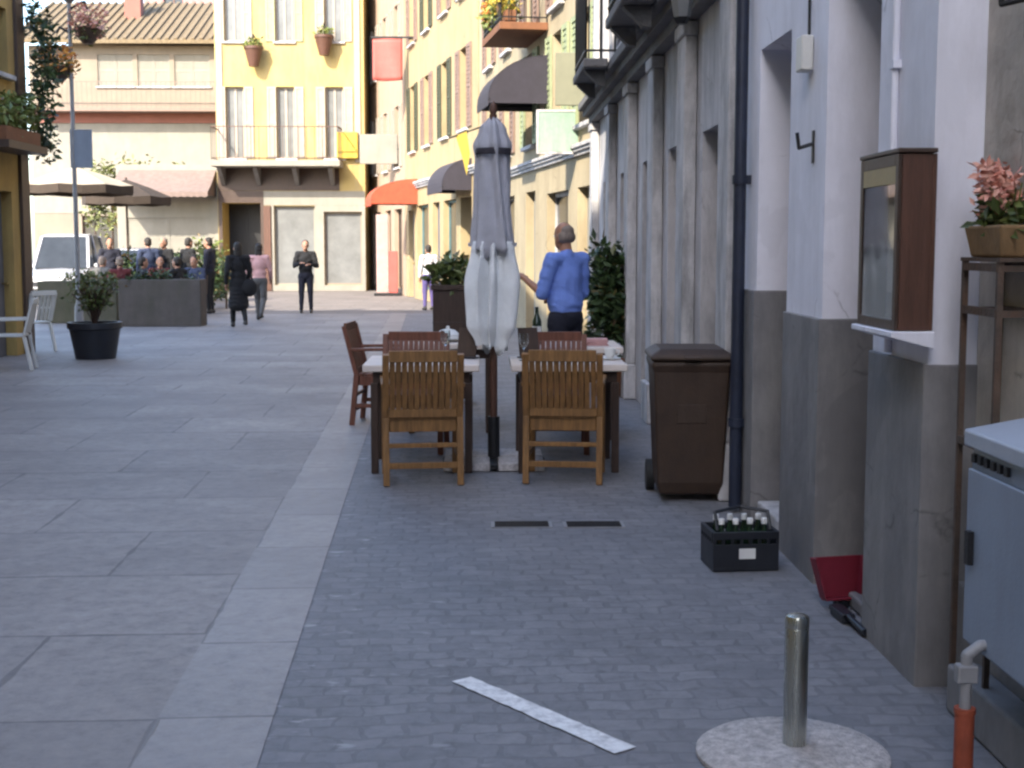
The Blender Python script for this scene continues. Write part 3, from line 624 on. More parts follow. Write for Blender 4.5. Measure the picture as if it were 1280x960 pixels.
# hanging greenery on the ochre house corner, and flowers
rg = random.Random(31); b = MB()
for py in range(20, 190, 12):
    q = at(52 + rg.uniform(-6, 8), py, 20.1); b.leaves(q, (.2, .25, .2), 60, .12, rng=rg, shell=0)
tag(b.build('creeper', M['leaf'], None), 'dark hanging creeper on the corner of the ochre house', 'creeper')
fb = thing('balcony_flower_box', 'long green flower box on the balcony of the ochre house', 'flower box', (LX - .02, 18.95, at(10, 190, 19).z + .10))
MB().bx(.12, .36, -.7, .7, .003, .2).build('box', M['terracotta'], fb, bevel=.01)
rg = random.Random(9); MB().leaves((.24, 0, .42), (.22, .75, .28), 420, .13, rng=rg, shell=0).build('foliage', M['leaf_bright'], fb)
# flower basket lamp post in the square
q = at(88, 60, 23.5)
lp = thing('lamp_post', 'slim lamp post with flower baskets and a small blue sign near the ochre house', 'lamp post', (q.x, 23.5, 0))
b = MB(); b.lathe([(.09, 0), (.07, .5), (.04, .6), (.032, 5.6)], 14); b.build('post', M['greypipe'], lp, smooth=True)
MB().path([(0, 0, 5.5), (.25, 0, 5.62), (.30, 0, 5.5)], .02).build('bracket', M['iron'], lp); MB().path([(0, 0, 5.1), (-.17, 0, 5.2), (-.22, 0, 5.1)], .02).build('bracket', M['iron'], lp)
MB().lathe([(.05, 5.6), (.2, 5.75), (.22, 6.0), (.05, 6.2)], 12).build('lantern', M['palepane'], lp)
MB().bx(-.05, .32, -.03, -.01, at(88, 210, 23.5).z, at(88, 162, 23.5).z).build('sign_plate', M['cabinet'], lp)
for dx, dz, fm, lb in ((.30, at(95, 36, 23.5).z, M['pinkflower'], 'pink flowers in a basket hanging from the higher lamp post arm'), (-.22, at(70, 84, 23.5).z, M['orangeflower'], 'orange flowers in a basket hanging from the lower lamp post arm')):
    fbk = thing('flower_basket', lb, 'flower basket', (q.x + dx, 23.5, dz), 0, 'flower baskets on the lamp post')
    MB().lathe([(.08, -.25), (.20, -.12), (.24, 0)], 14).build('basket', M['darkwood'], fbk, smooth=True)
    rg = random.Random(int(dx * 100)); MB().leaves((0, 0, .12), (.34, .34, .32), 300, .10, rng=rg, shell=0).build('flowers', fm, fbk); MB().leaves((0, 0, -.02), (.3, .3, .22), 150, .10, rng=rg, shell=0).build('foliage', M['leaf_mid'], fbk)
    MB().tube((0, 0, 0), (0, 0, max(.1, (5.5 if dx > 0 else 5.1) - dz)), .006, n=6).build('chain', M['iron'], fbk)
# flower box on the cream house balcony
def facade_pt(A, rz, x, y, z): return (A[0] + x * math.cos(rz) - y * math.sin(rz), A[1] + x * math.sin(rz) + y * math.cos(rz), z)
fb = thing('balcony_flower_box', 'flower box of orange and yellow blooms on the cream house balcony', 'flower box', facade_pt(A1, r1, 7.45, -.60, 5.165), r1)
MB().bx(-.95, .95, -.1, .1, 0, .2).build('box', M['terracotta'], fb, bevel=.01)
rg = random.Random(19)
MB().leaves((-.45, -.05, .40), (.55, .25, .3), 320, .11, rng=rg, shell=0).build('orange_flowers', M['orangeflower'], fb)
MB().leaves((.5, -.05, .40), (.5, .25, .3), 300, .11, rng=rg, shell=0).build('yellow_flowers', M['yellowflower'], fb)
MB().leaves((0, -.05, .25), (1.0, .28, .22), 420, .12, rng=rg, shell=0).build('foliage', M['leaf_bright'], fb)
# hanging pots on the yellow house
for pxx, pyy, lb in ((317, 66, 'brown hanging pot on the yellow wall nearer the brown roof'), (405, 52, 'brown hanging pot on the yellow wall nearer the red sign')):
    q = at(pxx, pyy, YY - .35); hp = thing('hanging_pot', lb, 'hanging pot', q, 0, 'hanging pots on the yellow house')
    MB().lathe([(.16, -.45), (.30, .1), (.33, .12), (.33, .2), (.28, .2)], 16).build('pot', M['brownwood'], hp, smooth=True)
    MB().path([(0, .33, .55), (0, 0, .6), (0, 0, .2)], .02).build('bracket', M['iron'], hp)
    rg = random.Random(pxx); MB().leaves((0, 0, .3), (.34, .3, .22), 160, .13, rng=rg, shell=0).build('foliage', M['leaf_bright'], hp)

# ------------------------------------------------------------ signs, awnings, banners
def awning(name, label, A, rz, x0, x1, z1, z0, out, m, val=.18, dome=False):
    t = thing(name, label, 'awning', facade_pt(A, rz, 0, 0, 0), rz)
    b = MB(); n = 10; pr = []
    for i in range(n + 1):
        u = i / n; pr.append((-.004 - out * (math.sin(u * math.pi / 2) if dome else u), z1 + (z0 - z1) * ((1 - math.cos(u * math.pi / 2)) if dome else u) - (0 if dome else .06 * math.sin(math.pi * u))))
    for (ya, za), (yb, zb) in zip(pr, pr[1:]):
        b.add([(x0, ya, za), (x1, ya, za), (x1, yb, zb), (x0, yb, zb), (x0, ya, za - .012), (x1, ya, za - .012), (x1, yb, zb - .012), (x0, yb, zb - .012)], [(0, 1, 2, 3), (4, 7, 6, 5), (0, 3, 7, 4), (1, 5, 6, 2)])
    for xc in (x0 + .005, x1 - .005):
        b.add([(xc, -.006, z0 - val * .6)] + [(xc, ya, za - .006) for ya, za in pr] + [(xc, -.006 - out, z0 - val * .6)], [tuple(range(len(pr) + 2))])
    b.build('canopy', m, t); v = MB(); k = max(4, int((x1 - x0) / .22)); yo = -.006 - out
    for i in range(k):
        xa = x0 + (x1 - x0) * i / k; xb = x0 + (x1 - x0) * (i + 1) / k
        v.prism([(xa, z0), (xa, z0 - val * .8), ((xa + xb) / 2, z0 - val), (xb, z0 - val * .8), (xb, z0)], .01, Matrix.Translation((0, yo, 0)))
    v.build('valance', m, t); f = MB()
    for x in (x0 + .02, x1 - .02): f.bar((x, -.02, z0 + .0), (x, yo + .02, z0 - .02), .025, .025)
    f.bar((x0, yo + .02, z0 - .02), (x1, yo + .02, z0 - .02), .03, .03); f.build('frame', M['iron'], t)
    return t
za, zb = at(660, 70, 22.6).z, at(660, 124, 22.6).z
awning('charcoal_awning', 'dark charcoal awning jutting from the cream house above the parasol', A1, r1, 7.2, 8.6, za, zb, 1.0, M['awning_dark'], .14, True)
awning('orange_awning', 'orange red awning over the shop front in the narrow far end of the street', A2, r2, 1.0, 2.3, at(480, 224, 40).z, at(480, 250, 40).z, 1.35, M['awning_orange'], .2, True)
awning('black_awning', 'black awning over the shop door nearest the tall planter', A2, r2, 8.3, 10.4, at(545, 200, 32.5).z, at(545, 234, 32.5).z, .7, M['awning_dark'], .16, True)
# mint sign at right angles to the wall
Ys = 20.2; s0, s1 = at(673, 190, Ys), at(731, 140, Ys)
sg = thing('hanging_sign', 'pale mint green rectangular sign sticking out over the man', 'sign', (s0.x, Ys, s0.z))
W_, H_ = s1.x - s0.x, s1.z - s0.z
MB().bx(0, W_, -.04, .04, 0, H_).build('panel', M['mint'], sg, bevel=.01)
b = MB()
for x0, x1, z0, z1 in ((0, W_, -.03, 0), (0, W_, H_, H_ + .03), (-.03, 0, -.03, H_ + .03), (W_, W_ + .03, -.03, H_ + .03)): b.bx(x0, x1, -.05, .05, z0, z1)
b.build('frame', M['trimstone'], sg)
MB().bar((W_ + .03, 0, H_ * .8), (1.62 - s0.x, 0, H_ * .8), .03, .03).bar((W_ + .03, 0, H_ * .2), (1.62 - s0.x, 0, H_ * .2), .03, .03).build('bracket', M['iron'], sg)
# grey-green sign board higher up
Ys = 19.4; s0, s1 = at(694, 132, Ys), at(742, 66, Ys)
sg = thing('hanging_sign', 'grey green blank board above the mint sign', 'sign', (s0.x, Ys, s0.z)); W_, H_ = s1.x - s0.x, s1.z - s0.z
MB().bx(0, W_, -.03, .03, 0, H_).build('panel', pbr('grey_green_enamel', (.20, .20, .14), .7, .15, 4, .1), sg, bevel=.01)
MB().bar((W_, 0, H_ * .5), (1.64 - s0.x, 0, H_ * .5), .04, .04).build('bracket', M['iron'], sg)
# red banner on the far house
Ys = 41.0; s0, s1 = at(466, 100, Ys), at(503, 48, Ys)
sg = thing('red_banner', 'red rectangular banner hung out high in the narrow far end of the street', 'banner', (s0.x, Ys, s0.z)); W_, H_ = s1.x - s0.x, s1.z - s0.z
b = MB(); nx, nz = 12, 10; vs = [(W_ * i / nx, .05 * math.sin(5.5 * i / nx + 1.5 * k / nz) * (1 - .7 * k / nz), H_ * k / nz - .03 * math.sin(math.pi * i / nx) * (1 - k / nz)) for k in range(nz + 1) for i in range(nx + 1)]
b.add(vs, [(k * (nx + 1) + i, k * (nx + 1) + i + 1, (k + 1) * (nx + 1) + i + 1, (k + 1) * (nx + 1) + i) for k in range(nz) for i in range(nx)])
o = b.build('cloth', M['redsign'], sg, smooth=True); o.modifiers.new('thickness', 'SOLIDIFY').thickness = .01
MB().bar((-.05, 0, H_ + .03), (-1.95 - s0.x, 0, H_ + .03), .05, .05).build('pole', M['iron'], sg)
# white sign board
Ys = 43.5; s0, s1 = at(450, 205, Ys), at(497, 168, Ys)
sg = thing('white_sign', 'plain white sign board beside the yellow house balcony', 'sign', (s0.x, Ys, s0.z)); W_, H_ = s1.x - s0.x, s1.z - s0.z
MB().bx(0, W_, -.04, .04, 0, H_).build('panel', M['whitewall'], sg, bevel=.02); MB().bar((W_, 0, H_ * .5), (-2.45 - s0.x, 0, H_ * .5), .05, .05).build('bracket', M['iron'], sg)
# yellow box beside the balcony
Ys = YY - .25; s0, s1 = at(421, 198, Ys), at(447, 165, Ys)
MB_ = MB().bx(0, s1.x - s0.x, 0, .24, 0, s1.z - s0.z); o = MB_.build('awning_case', M['yellowcloth'], None, bevel=.03); o.location = s0; tag(o, 'bright yellow boxed panel beside the yellow house balcony', 'panel')
# pink and red upright panel in the far street
q = at(484, 330, 42.5); q.z = 0; t = thing('upright_sign', 'tall pale pink and red upright sign standing below the orange awning', 'sign', (q.x, q.y, 0))
hh = at(484, 268, q.y).z; b = MB(); b.bx(-.33, .05, -.06, .06, .08, hh); b.build('pale_panel', M['pinksign'], t, bevel=.02)
MB().bx(.053, .33, -.05, .05, .08, hh * .55).build('red_panel', M['redsign'], t, bevel=.02); MB().bx(-.4, .4, -.2, .2, 0, .08).build('base', M['iron'], t, bevel=.01)
# yellow pennant by the parasol top
Y_ = 27.5; s0 = at(577, 195, Y_); t = thing('yellow_pennant', 'yellow drooping pennant on a slanted pole over the narrow street', 'pennant', (s0.x, Y_, s0.z))
MB().bar((.8, .4, .75), (-.25, 0, .35), .03, .03).build('pole', M['iron'], t)
MB().prism([(-.12, .40), (.10, .49), (.17, .05), (.10, -.38), (.02, -.05)], .02, Matrix.Translation((0, .05, 0))).build('cloth', M['yellowcloth'], t)

# ------------------------------------------------------------ street furniture near the camera
q = onground(990, 944)
MB_ = MB().lathe([(.292, 0), (.292, .012), (.27, .026), (.16, .034), (.001, .036)], 48)
o = MB_.build('bollard_base', M['conc'], smooth=True); o.location = (q.x, q.y, 0)
tag(o, 'round pale speckled concrete disc around the steel bollard', 'concrete base')
q = onground(993, 931, .03)
bo = thing('steel_bollard', 'short polished steel bollard on the round concrete disc', 'bollard', (q.x, q.y, .033))
MB().lathe([(.036, 0), (.036, .36), (.034, .366)], 32).build('post', M['steel'], bo, smooth=True)
MB().lathe([(.037, .367), (.037, .392), (.033, .402), (.015, .408), (.001, .409)], 32).build('cap', M['steel'], bo, smooth=True)
for (pxx, lb) in ((652, 'dark drain cover in the cobbles nearer the kerb strip'), (742, 'dark drain cover in the cobbles nearer the brown bin')):
    q = onground(pxx, 656); t = thing('drain_cover', lb, 'drain cover', (q.x, q.y, 0), 0, 'drain covers in front of the chairs')
    b = MB(); b.bx(-.17, .17, -.08, .08, -.003, .003); b.build('frame', M['greypipe'], t)
    b = MB()
    for i in range(7): b.bx(-.15, .15, -.068 + i * .0205, -.056 + i * .0205, .004, .008)
    b.build('grate', M['iron'], t)
# meter cabinet on the near wall
YA = 4.0; XA = 1.472
cb = thing('meter_cabinet', 'blue grey metal meter cabinet with pale lid fixed low on the wall', 'cabinet', (XA, YA, .35), RW)
MB().bx(0, .85, 0, .245, 0, .60).build('body', M['cabinet'], cb, bevel=.012)
b = MB(); b.prism([(-.02, 0), (-.02, .05), (.255, .10), (.255, 0)], .88, Matrix.Translation((-.015, 0, .603)) @ Matrix(((0, 1, 0, 0), (1, 0, 0, 0), (0, 0, 1, 0), (0, 0, 0, 1)))); b.build('lid', M['cabcap'], cb, bevel=.006)
for i in range(6): MB().bx(.03 + i * .05, .055 + i * .05, -.012, -.002, .56, .585).build('vent', M['iron'], cb)
MB().bx(.02, .83, -.016, -.003, .02, .54).build('door', M['cabinet'], cb, bevel=.003)
MB().bx(.06, .09, -.035, -.018, .26, .36).build('handle', M['iron'], cb)
tag(MB().bx(1.56, 1.668, 2.8, 4.40, 0, .16).build('low_wall_ledge', M['plinth'], bevel=.01), 'low grey ledge along the wall under the meter cabinet', 'ledge')
q = onground(1203, 974)
gp = thing('gas_pipe', 'grey gas riser pipe with an orange red sleeve at the foot of the wall', 'pipe', (q.x, q.y, 0))
MB().tube((0, 0, 0), (0, 0, .21), .028, n=18).tube((0, 0, .20), (0, 0, .215), .031, n=18).build('sleeve', M['rust'], gp, smooth=True)
MB().path([(0, 0, .2), (0, 0, .37), (.04, 0, .40), (.1, 0, .40)], .017, 12).build('riser', M['greypipe'], gp, smooth=True)
MB().bx(-.03, .03, -.02, .02, .29, .345).build('valve', M['greypipe'], gp, bevel=.006)
# iron plant stand, flower box and flowers
st = thing('iron_plant_stand', 'thin iron plant stand with crossbars against the beige wall', 'plant stand', (1.652, 4.29, 0))
b = MB()
for y in (-.15, .15):
    for x in (-.06, .06): MB().bx(x - .009, x + .009, y - .009, y + .009, 0, 1.5).build('leg', M['rustiron'], st)
for z in (.9, 1.33, 1.47):
    b = MB()
    for x in (-.06, .06): b.bx(x - .012, x + .012, -.15, .15, z, z + .025)
    for y in (-.15, .15): b.bx(-.06, .06, y - .008, y + .008, z, z + .02)
    b.build('crossbar', M['rustiron'], st)
MB().bx(-.07, .07, -.17, .17, 1.5, 1.512).build('shelf', M['rustiron'], st)
fbx = thing('flower_trough', 'small brown trough of pink geraniums on the iron stand', 'flower box', (1.650, 4.29, 1.513))
b = MB(); b.add([(-.05, -.13, 0), (.05, -.13, 0), (.05, .13, 0), (-.05, .13, 0), (-.066, -.16, .10), (.066, -.16, .10), (.066, .16, .10), (-.066, .16, .10)], [(0, 3, 2, 1), (0, 1, 5, 4), (1, 2, 6, 5), (2, 3, 7, 6), (3, 0, 4, 7), (4, 5, 6, 7)])
b.build('trough', M['tan'], fbx, bevel=.008)
rg = random.Random(41); b = MB(); b2 = MB()
for k in range(14):
    a_ = rg.uniform(0, 6.28); b.path([(0, rg.uniform(-.1, .1), .08), (.06 * math.cos(a_), .12 * math.sin(a_), rg.uniform(.16, .24))], .0025, 5)
b2.leaves((0, 0, .13), (.075, .16, .06), 150, .06, rng=rg, shell=0); b.mi = [0] * len(b.mi); b.build('stem', M['leaf_mid'], fbx); b2.build('foliage', M['leaf_mid'], fbx)
for c in ((0, .08, .20), (.0, .0, .235), (-.02, -.07, .19), (-.02, .04, .17), (-.03, .03, .25), (.0, .1, .27)): MB().leaves(c, (.05, .055, .045), 90, .034, rng=rg, shell=0).build('flower_head', M['pinkflower'], fbx)
# display case on the pier
dc = thing('menu_display_case', 'glazed wooden menu display case fixed to the white pier', 'display case', (1.427, 5.06, 1.26), RW)
b = MB(); b.bx(0, .45, .105, .12, 0, .60); b.bx(.43, .45, .0, .105, 0, .60); b.bx(0, .43, .0, .105, .58, .60); b.bx(0, .02, 0, .105, 0, .58); b.bx(.02, .43, 0, .105, 0, .02); b.build('case', M['brownwood'], dc, bevel=.003)
b = MB(); b.bx(-.004, .03, -.014, -.002, 0, .60); b.bx(.42, .454, -.014, -.002, 0, .60); b.bx(.03, .42, -.014, -.002, .56, .60); b.bx(.03, .42, -.014, -.002, 0, .035); b.build('frame', M['darkwood'], dc, bevel=.002)
MB().bx(-.012, .462, -.018, .118, .602, .618).build('cap', M['darkwood'], dc, bevel=.004)
MB().bx(.03, .42, -.013, -.004, .50, .56).build('header_board', M['gold'], dc)
MB().bx(.03, .42, .085, .1, .03, .55).build('lining', M['displayback'], dc)
for x, z, w2, h2 in ((.06, .12, .14, .32), (.24, .1, .13, .30)): MB().bx(x, x + w2, .078, .083, z, z + h2).build('menu_sheet', M['paper'], dc)
MB().bx(.03, .42, -.010, -.007, .035, .498).build('glazing', M['glass'], dc)
MB().prism([(-.03, 0), (-.03, -.02), (.12, -.06), (.12, 0)], .50, Matrix.Translation((-.025, 0, -.002)) @ Matrix(((0, 1, 0, 0), (1, 0, 0, 0), (0, 0, 1, 0), (0, 0, 0, 1)))).build('corbel', M['plaster'], dc, bevel=.004)
# red dustpan and black broom by the doorway
q = onground(1060, 752)
dp = thing('red_dustpan', 'dull red plastic dustpan standing upright in front of the doorway', 'dustpan', (1.545, 5.72, 0), R(12))
X = Matrix.Rotation(R(-8), 4, 'X')
b = MB(); b.prism([(-.085, .06), (.085, .06), (.12, .235), (-.125, .235)], .012, X @ Matrix.Translation((0, -.012, -.02)))
b.prism([(-.085, .06), (-.075, .06), (-.112, .235), (-.125, .235)], .05, X @ Matrix.Translation((0, -.06, -.02))); b.prism([(.085, .06), (.12, .235), (.108, .235), (.075, .06)], .05, X @ Matrix.Translation((0, -.06, -.02)))
b.prism([(-.08, .05), (.08, .05), (.08, .06), (-.08, .06)], .06, X @ Matrix.Translation((0, -.06, -.02)))
b.build('pan', M['redplastic'], dp, bevel=.003)
MB().bx(-.03, .03, -.045, -.005, .0, .032).build('foot', M['blackplastic'], dp, bevel=.005)
q0, q1 = onground(1050, 760), onground(1090, 783)
hb = thing('hand_brush', 'black hand brush lying on the ground beside the red dustpan', 'brush', (1.50, 5.60, 0), math.atan2(-.40, .03))
MB().bx(0, .17, -.028, .028, .02, .042).bx(.005, .165, -.024, .024, .0, .02).build('head', M['blackplastic'], hb, bevel=.005); MB().tube((.17, 0, .031), (.36, 0, .02), .012, .015, 10).build('handle', M['blackplastic'], hb, smooth=True)
# black crate with small bottles
q = onground(930, 714)
cr = thing('black_crate', 'black plastic crate with a white label beside the doorstep', 'crate', (q.x, q.y + .13, 0), R(4))
b = MB(); w2, d2, h2 = .32, .26, .19
b.bx(-w2 / 2, w2 / 2, -d2 / 2, d2 / 2, 0, .015)
for y in (-d2 / 2, d2 / 2 - .012): b.bx(-w2 / 2, w2 / 2, y, y + .012, .015, .13); b.bx(-w2 / 2, w2 / 2, y - .004, y + .016, .155, h2)
for x in (-w2 / 2, w2 / 2 - .012): b.bx(x, x + .012, -d2 / 2 + .012, d2 / 2 - .012, .015, .13); b.bx(x - .004, x + .016, -d2 / 2 + .016, d2 / 2 - .016, .155, h2)
for i in range(8):
    x = -w2 / 2 + .006 + i * (w2 - .012) / 7
    for y in (-d2 / 2 + .006, d2 / 2 - .006): b.bx(x - .007, x + .007, y - .006, y + .006, .13, .155)
for i in range(1, 6):
    y = -d2 / 2 + .006 + i * (d2 - .012) / 6
    for x in (-w2 / 2 + .006, w2 / 2 - .006): b.bx(x - .006, x + .006, y - .007, y + .007, .13, .155)
b.build('box', M['blackplastic'], cr, bevel=.002)
MB().bx(-.035, .045, -d2 / 2 - .0025, -d2 / 2 - .0005, .06, .11).build('label', M['paper'], cr)
b = MB(); b.path([(-.13, -.08, .19), (-.13, -.03, .27), (.0, -.0, .29), (.13, -.03, .27), (.13, -.08, .19)], .008); b.build('handle', M['blackplastic'], cr, smooth=True)
Xc = Matrix.Translation(cr.location) @ Matrix.Rotation(R(4), 4, 'Z')
k = 0
bt = None
places = ['at its kerb end', 'second from its kerb end', 'second from the doorstep end', 'nearest the doorstep']
for row, y in enumerate((-.06, .05)):
    for col, x in enumerate((-.105, -.035, .035, .105)):
        lb = 'dark bottle in the black crate, %s row, %s' % (('front', 'back')[row], places[col])
        if bt is None:
            bt = thing('bottle', lb, 'bottle', (0, 0, 0), 0, 'bottles in the black crate')
            MB().lathe([(.026, 0), (.028, .01), (.028, .13), (.012, .175), (.012, .20)], 16).build('glass_body', M['bottle'], bt, smooth=True)
            MB().lathe([(.0145, .2), (.0145, .225), (.012, .228)], 12).build('cap', M['paper'], bt, smooth=True); cur = bt
        else: cur = copy_tree(bt)
        cur['label'] = lb; cur.location = Xc @ Vector((x, y, .016))
# brown wheeled bin
bn = thing('wheeled_bin', 'tall dark brown wheeled bin with closed lid beside the drainpipe', 'bin', (at(863, 600, 8.12).x, 8.1, 0), R(-3))
b = MB()
def ringbox(z, hw, y0, y1): return [(-hw, y0, z), (hw, y0, z), (hw, y1, z), (-hw, y1, z)]
vs = ringbox(.04, .185, .05, .42) + ringbox(.12, .20, .03, .46) + ringbox(.82, .228, 0, .53) + ringbox(.86, .24, -.012, .545) + ringbox(.89, .24, -.012, .545)
fs = [(0, 3, 2, 1), (16, 17, 18, 19)]
for k in range(4): fs += [(k * 4 + i, k * 4 + (i + 1) % 4, k * 4 + 4 + (i + 1) % 4, k * 4 + 4 + i) for i in range(4)]
b.add(vs, fs)
b.build('body', M['binplastic'], bn, bevel=.018, seg=3)
b = MB(); vs = ringbox(.893, .25, -.025, .55) + ringbox(.925, .25, -.025, .55) + ringbox(.965, .19, .03, .5); fs = [(0, 3, 2, 1), (8, 9, 10, 11)]
for k in range(2): fs += [(k * 4 + i, k * 4 + (i + 1) % 4, k * 4 + 4 + (i + 1) % 4, k * 4 + 4 + i) for i in range(4)]
b.add(vs, fs); b.build('lid', M['binplastic'], bn, bevel=.015, seg=3); bn.scale = (1, 1, .965)
MB().bx(-.05, .05, -.05, -.026, .90, .92).build('lid_grip', M['binplastic'], bn, bevel=.006)
MB().bar((-.18, .60, .9), (.18, .60, .9), .03, .03).bar((-.17, .55, .88), (-.17, .61, .9), .03, .03).bar((.17, .55, .88), (.17, .61, .9), .03, .03).build('handle', M['binplastic'], bn)
for s in (-1, 1): MB().tube((s * .19, .47, .1), (s * .24, .47, .1), .1, n=24).build('wheel', M['rubber'], bn, smooth=True)
MB().bx(-.09, .09, .008, .016, .5, .62).build('embossed_panel', M['binplastic'], bn, bevel=.003)

# ------------------------------------------------------------ terrace: chairs, tables, parasol
def make_chair(m, label):
    """faces +y, seat centre over the origin"""
    t = thing('wooden_armchair', label, 'chair', (0, 0, 0), 0, 'wooden armchairs on the terrace')
    W = .24
    for s in (-1, 1):
        b = MB(); b.bar((s * W, -.27, 0), (s * W, -.225, .44), .042, .045); b.build('leg', m, t, bevel=.004)
        b = MB(); b.bar((s * W, .23, 0), (s * W, .23, .645), .042, .042); b.build('leg', m, t, bevel=.004)
        MB().bar((s * W, -.29, .655), (s * W, .26, .665), .06, .026).build('armrest', m, t, bevel=.006)
        b = MB(); b.bar((s * W, -.245, .17), (s * W, .215, .17), .022, .035); b.build('stretcher', m, t, bevel=.003)
    MB().bar((-W, -.262, .13), (W, -.262, .13), .022, .04).bar((-W, -.245, .26), (W, -.245, .26), .022, .03).build('stretcher', m, t, bevel=.003)
    b = MB()
    for i in range(7): b.bx(-.225, .225, -.225 + i * .066, -.225 + i * .066 + .056, .425, .445)
    b.build('seat', m, t, bevel=.003)
    MB().bx(-.215, .215, -.218, -.198, .345, .424).bx(-.215, .215, .195, .215, .345, .424).bx(-.225, -.205, -.198, .195, .345, .424).bx(.205, .225, -.198, .195, .345, .424).build('apron', m, t, bevel=.003)
    b = MB(); yb = lambda z: -.225 - (z - .44) * .25
    for s in (-1, 1): b.bar((s * W, yb(.442), .442), (s * W, yb(.86), .86), .042, .04)
    for z, h in ((.47, .055), (.845, .075)): b.bar((-W + .022, yb(z), z), (W - .022, yb(z), z), .024, h)
    n = 11
    for i in range(n):
        x = -.198 + i * .396 / (n - 1); b.bar((x, yb(.495), .495), (x, yb(.815), .815), .034, .014)
    b.build('backrest', m, t, bevel=.003)
    return t
ch1 = make_chair(M['chairwood'], 'brown slatted armchair seen from behind, at the table nearer the kerb strip')
ch1.location = (at(527, 610, 8.95).x, 9.0, 0); ch1.rotation_euler.z = R(5)
def chair(x, y, rz, label):
    c = copy_tree(ch1); c.location = (x, y, 0); c.rotation_euler.z = rz; c['label'] = label; return c
chair(at(707, 610, 8.95).x, 9.03, R(-7), 'brown slatted armchair seen from behind, at the table nearer the bin')
chr_ = make_chair(M['chairred'], 'reddish armchair facing the camera across the table nearer the bin'); chr_.location = (at(693, 430, 10.2).x, 10.25, 0); chr_.rotation_euler.z = R(178)
c2 = copy_tree(chr_); c2.location = (-.52, 10.3, 0); c2.rotation_euler.z = R(176); c2['label'] = 'reddish armchair facing the camera across the table nearer the kerb strip'
c3 = copy_tree(chr_); c3.location = (at(484, 530, 11.9).x, 11.95, 0); c3.rotation_euler.z = R(-96); c3['label'] = 'reddish armchair standing sideways at the outer end of the terrace'
def make_table(label):
    t = thing('cafe_table', label, 'table', (0, 0, 0), 0, 'cafe tables on the terrace')
    MB().bx(-.395, .395, -.395, .395, .70, .75).build('tabletop', M['tabletop'], t, bevel=.008)
    MB().bx(-.33, .33, -.33, .33, .62, .698).build('apron', M['darkwood'], t)
    for x in (-.32, .32):
        for y in (-.32, .32): MB().bar((x, y, 0), (x, y, .62), .05, .05).build('leg', M['darkwood'], t, bevel=.004)
    return t
tb = make_table('pale topped square table nearer the kerb strip, in the front row'); tb.location = (at(526, 457, 9.15).x, 9.55, 0)
TL = tb.location.copy()
t2 = copy_tree(tb); t2.location = (at(712, 457, 9.15).x, 9.55, 0); t2['label'] = 'pale topped square table nearer the bin, in the front row'; TR = t2.location.copy()
t3 = copy_tree(tb); t3.location = (-.25, 11.55, 0); t3['label'] = 'pale topped table behind the parasol, beside the sideways chair'
t4 = copy_tree(tb); t4.location = (.74, 11.1, 0); t4['label'] = 'pale topped table just in front of the standing man'
# parasol
PX = at(617, 450, 9.62).x; PY = 9.62
pa = thing('closed_parasol', 'tall closed parasol with lilac grey top and off white folds between the tables', 'parasol', (PX, PY, 0))
MB().tube((0, 0, .06), (0, 0, 2.46), .027, n=14).build('pole', M['brownwood'], pa, smooth=True)
def fold(z0, z1, r0f, seed, n=96, k=8, steps=36):
    rg = random.Random(seed); ph = [rg.uniform(0, 6.28) for _ in range(4)]
    vs = []; fs = []
    for j in range(steps + 1):
        z = z0 + (z1 - z0) * j / steps; r = r0f(z)
        for i in range(n):
            t = 2 * math.pi * i / n
            t2_ = t + .28 * math.sin(2 * t + ph[3]) + .18 * math.sin(2.3 * z + ph[0]); f = 1 + (.17 + .09 * (z < 1.55)) * math.cos(k * t2_) + .10 * math.cos(3 * t + ph[1] + 1.6 * z) + .07 * math.cos(13 * t2_ + ph[2] + 3 * z) + .05 * math.sin(5 * z + 2 * t + ph[2])
            vs.append((r * f * math.cos(t), r * f * math.sin(t), z + (.03 * math.cos(k * t) + .035 * math.sin(2 * t + ph[2])) * (1 if j == 0 else 0)))
    for j in range(steps):
        for i in range(n): fs.append((j * n + i, j * n + (i + 1) % n, (j + 1) * n + (i + 1) % n, (j + 1) * n + i))
    return MB().add(vs, fs)
def lerp_prof(pts):
    def f(z):
        for (za, ra), (zb, rb) in zip(pts, pts[1:]):
            if za <= z <= zb: u = (z - za) / (zb - za); u = u * u * (3 - 2 * u); return ra + (rb - ra) * u
        return pts[-1][1] if z > pts[-1][0] else pts[0][1]
    return f
upf = lerp_prof([(1.55, .135), (1.9, .112), (2.17, .100), (2.24, .108), (2.36, .075), (2.46, .015)])
lof = lerp_prof([(.86, .10), (1.0, .145), (1.3, .155), (1.53, .125), (1.6, .118)])
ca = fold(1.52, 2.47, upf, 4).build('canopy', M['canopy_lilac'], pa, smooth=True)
so1 = ca.modifiers.new('thickness', 'SOLIDIFY'); so1.thickness = .004
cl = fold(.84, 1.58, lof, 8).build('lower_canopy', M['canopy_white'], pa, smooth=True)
so1 = cl.modifiers.new('thickness', 'SOLIDIFY'); so1.thickness = .004
MB().lathe([(.122, 2.18), (.125, 2.19), (.125, 2.215), (.122, 2.225)], 28, close=False).build('strap', M['awning_dark'], pa)
MB().lathe([(.02, 2.46), (.03, 2.49), (.02, 2.53), (.004, 2.55)], 12).build('finial', M['brownwood'], pa, smooth=True)
b = MB(); b.bar((-.36, 0, .03), (.36, 0, .03), .05, .03); b.bar((0, -.36, .032), (0, .36, .032), .05, .028); b.tube((0, 0, .02), (0, 0, .34), .042, n=14); b.build('stand', M['iron'], pa)
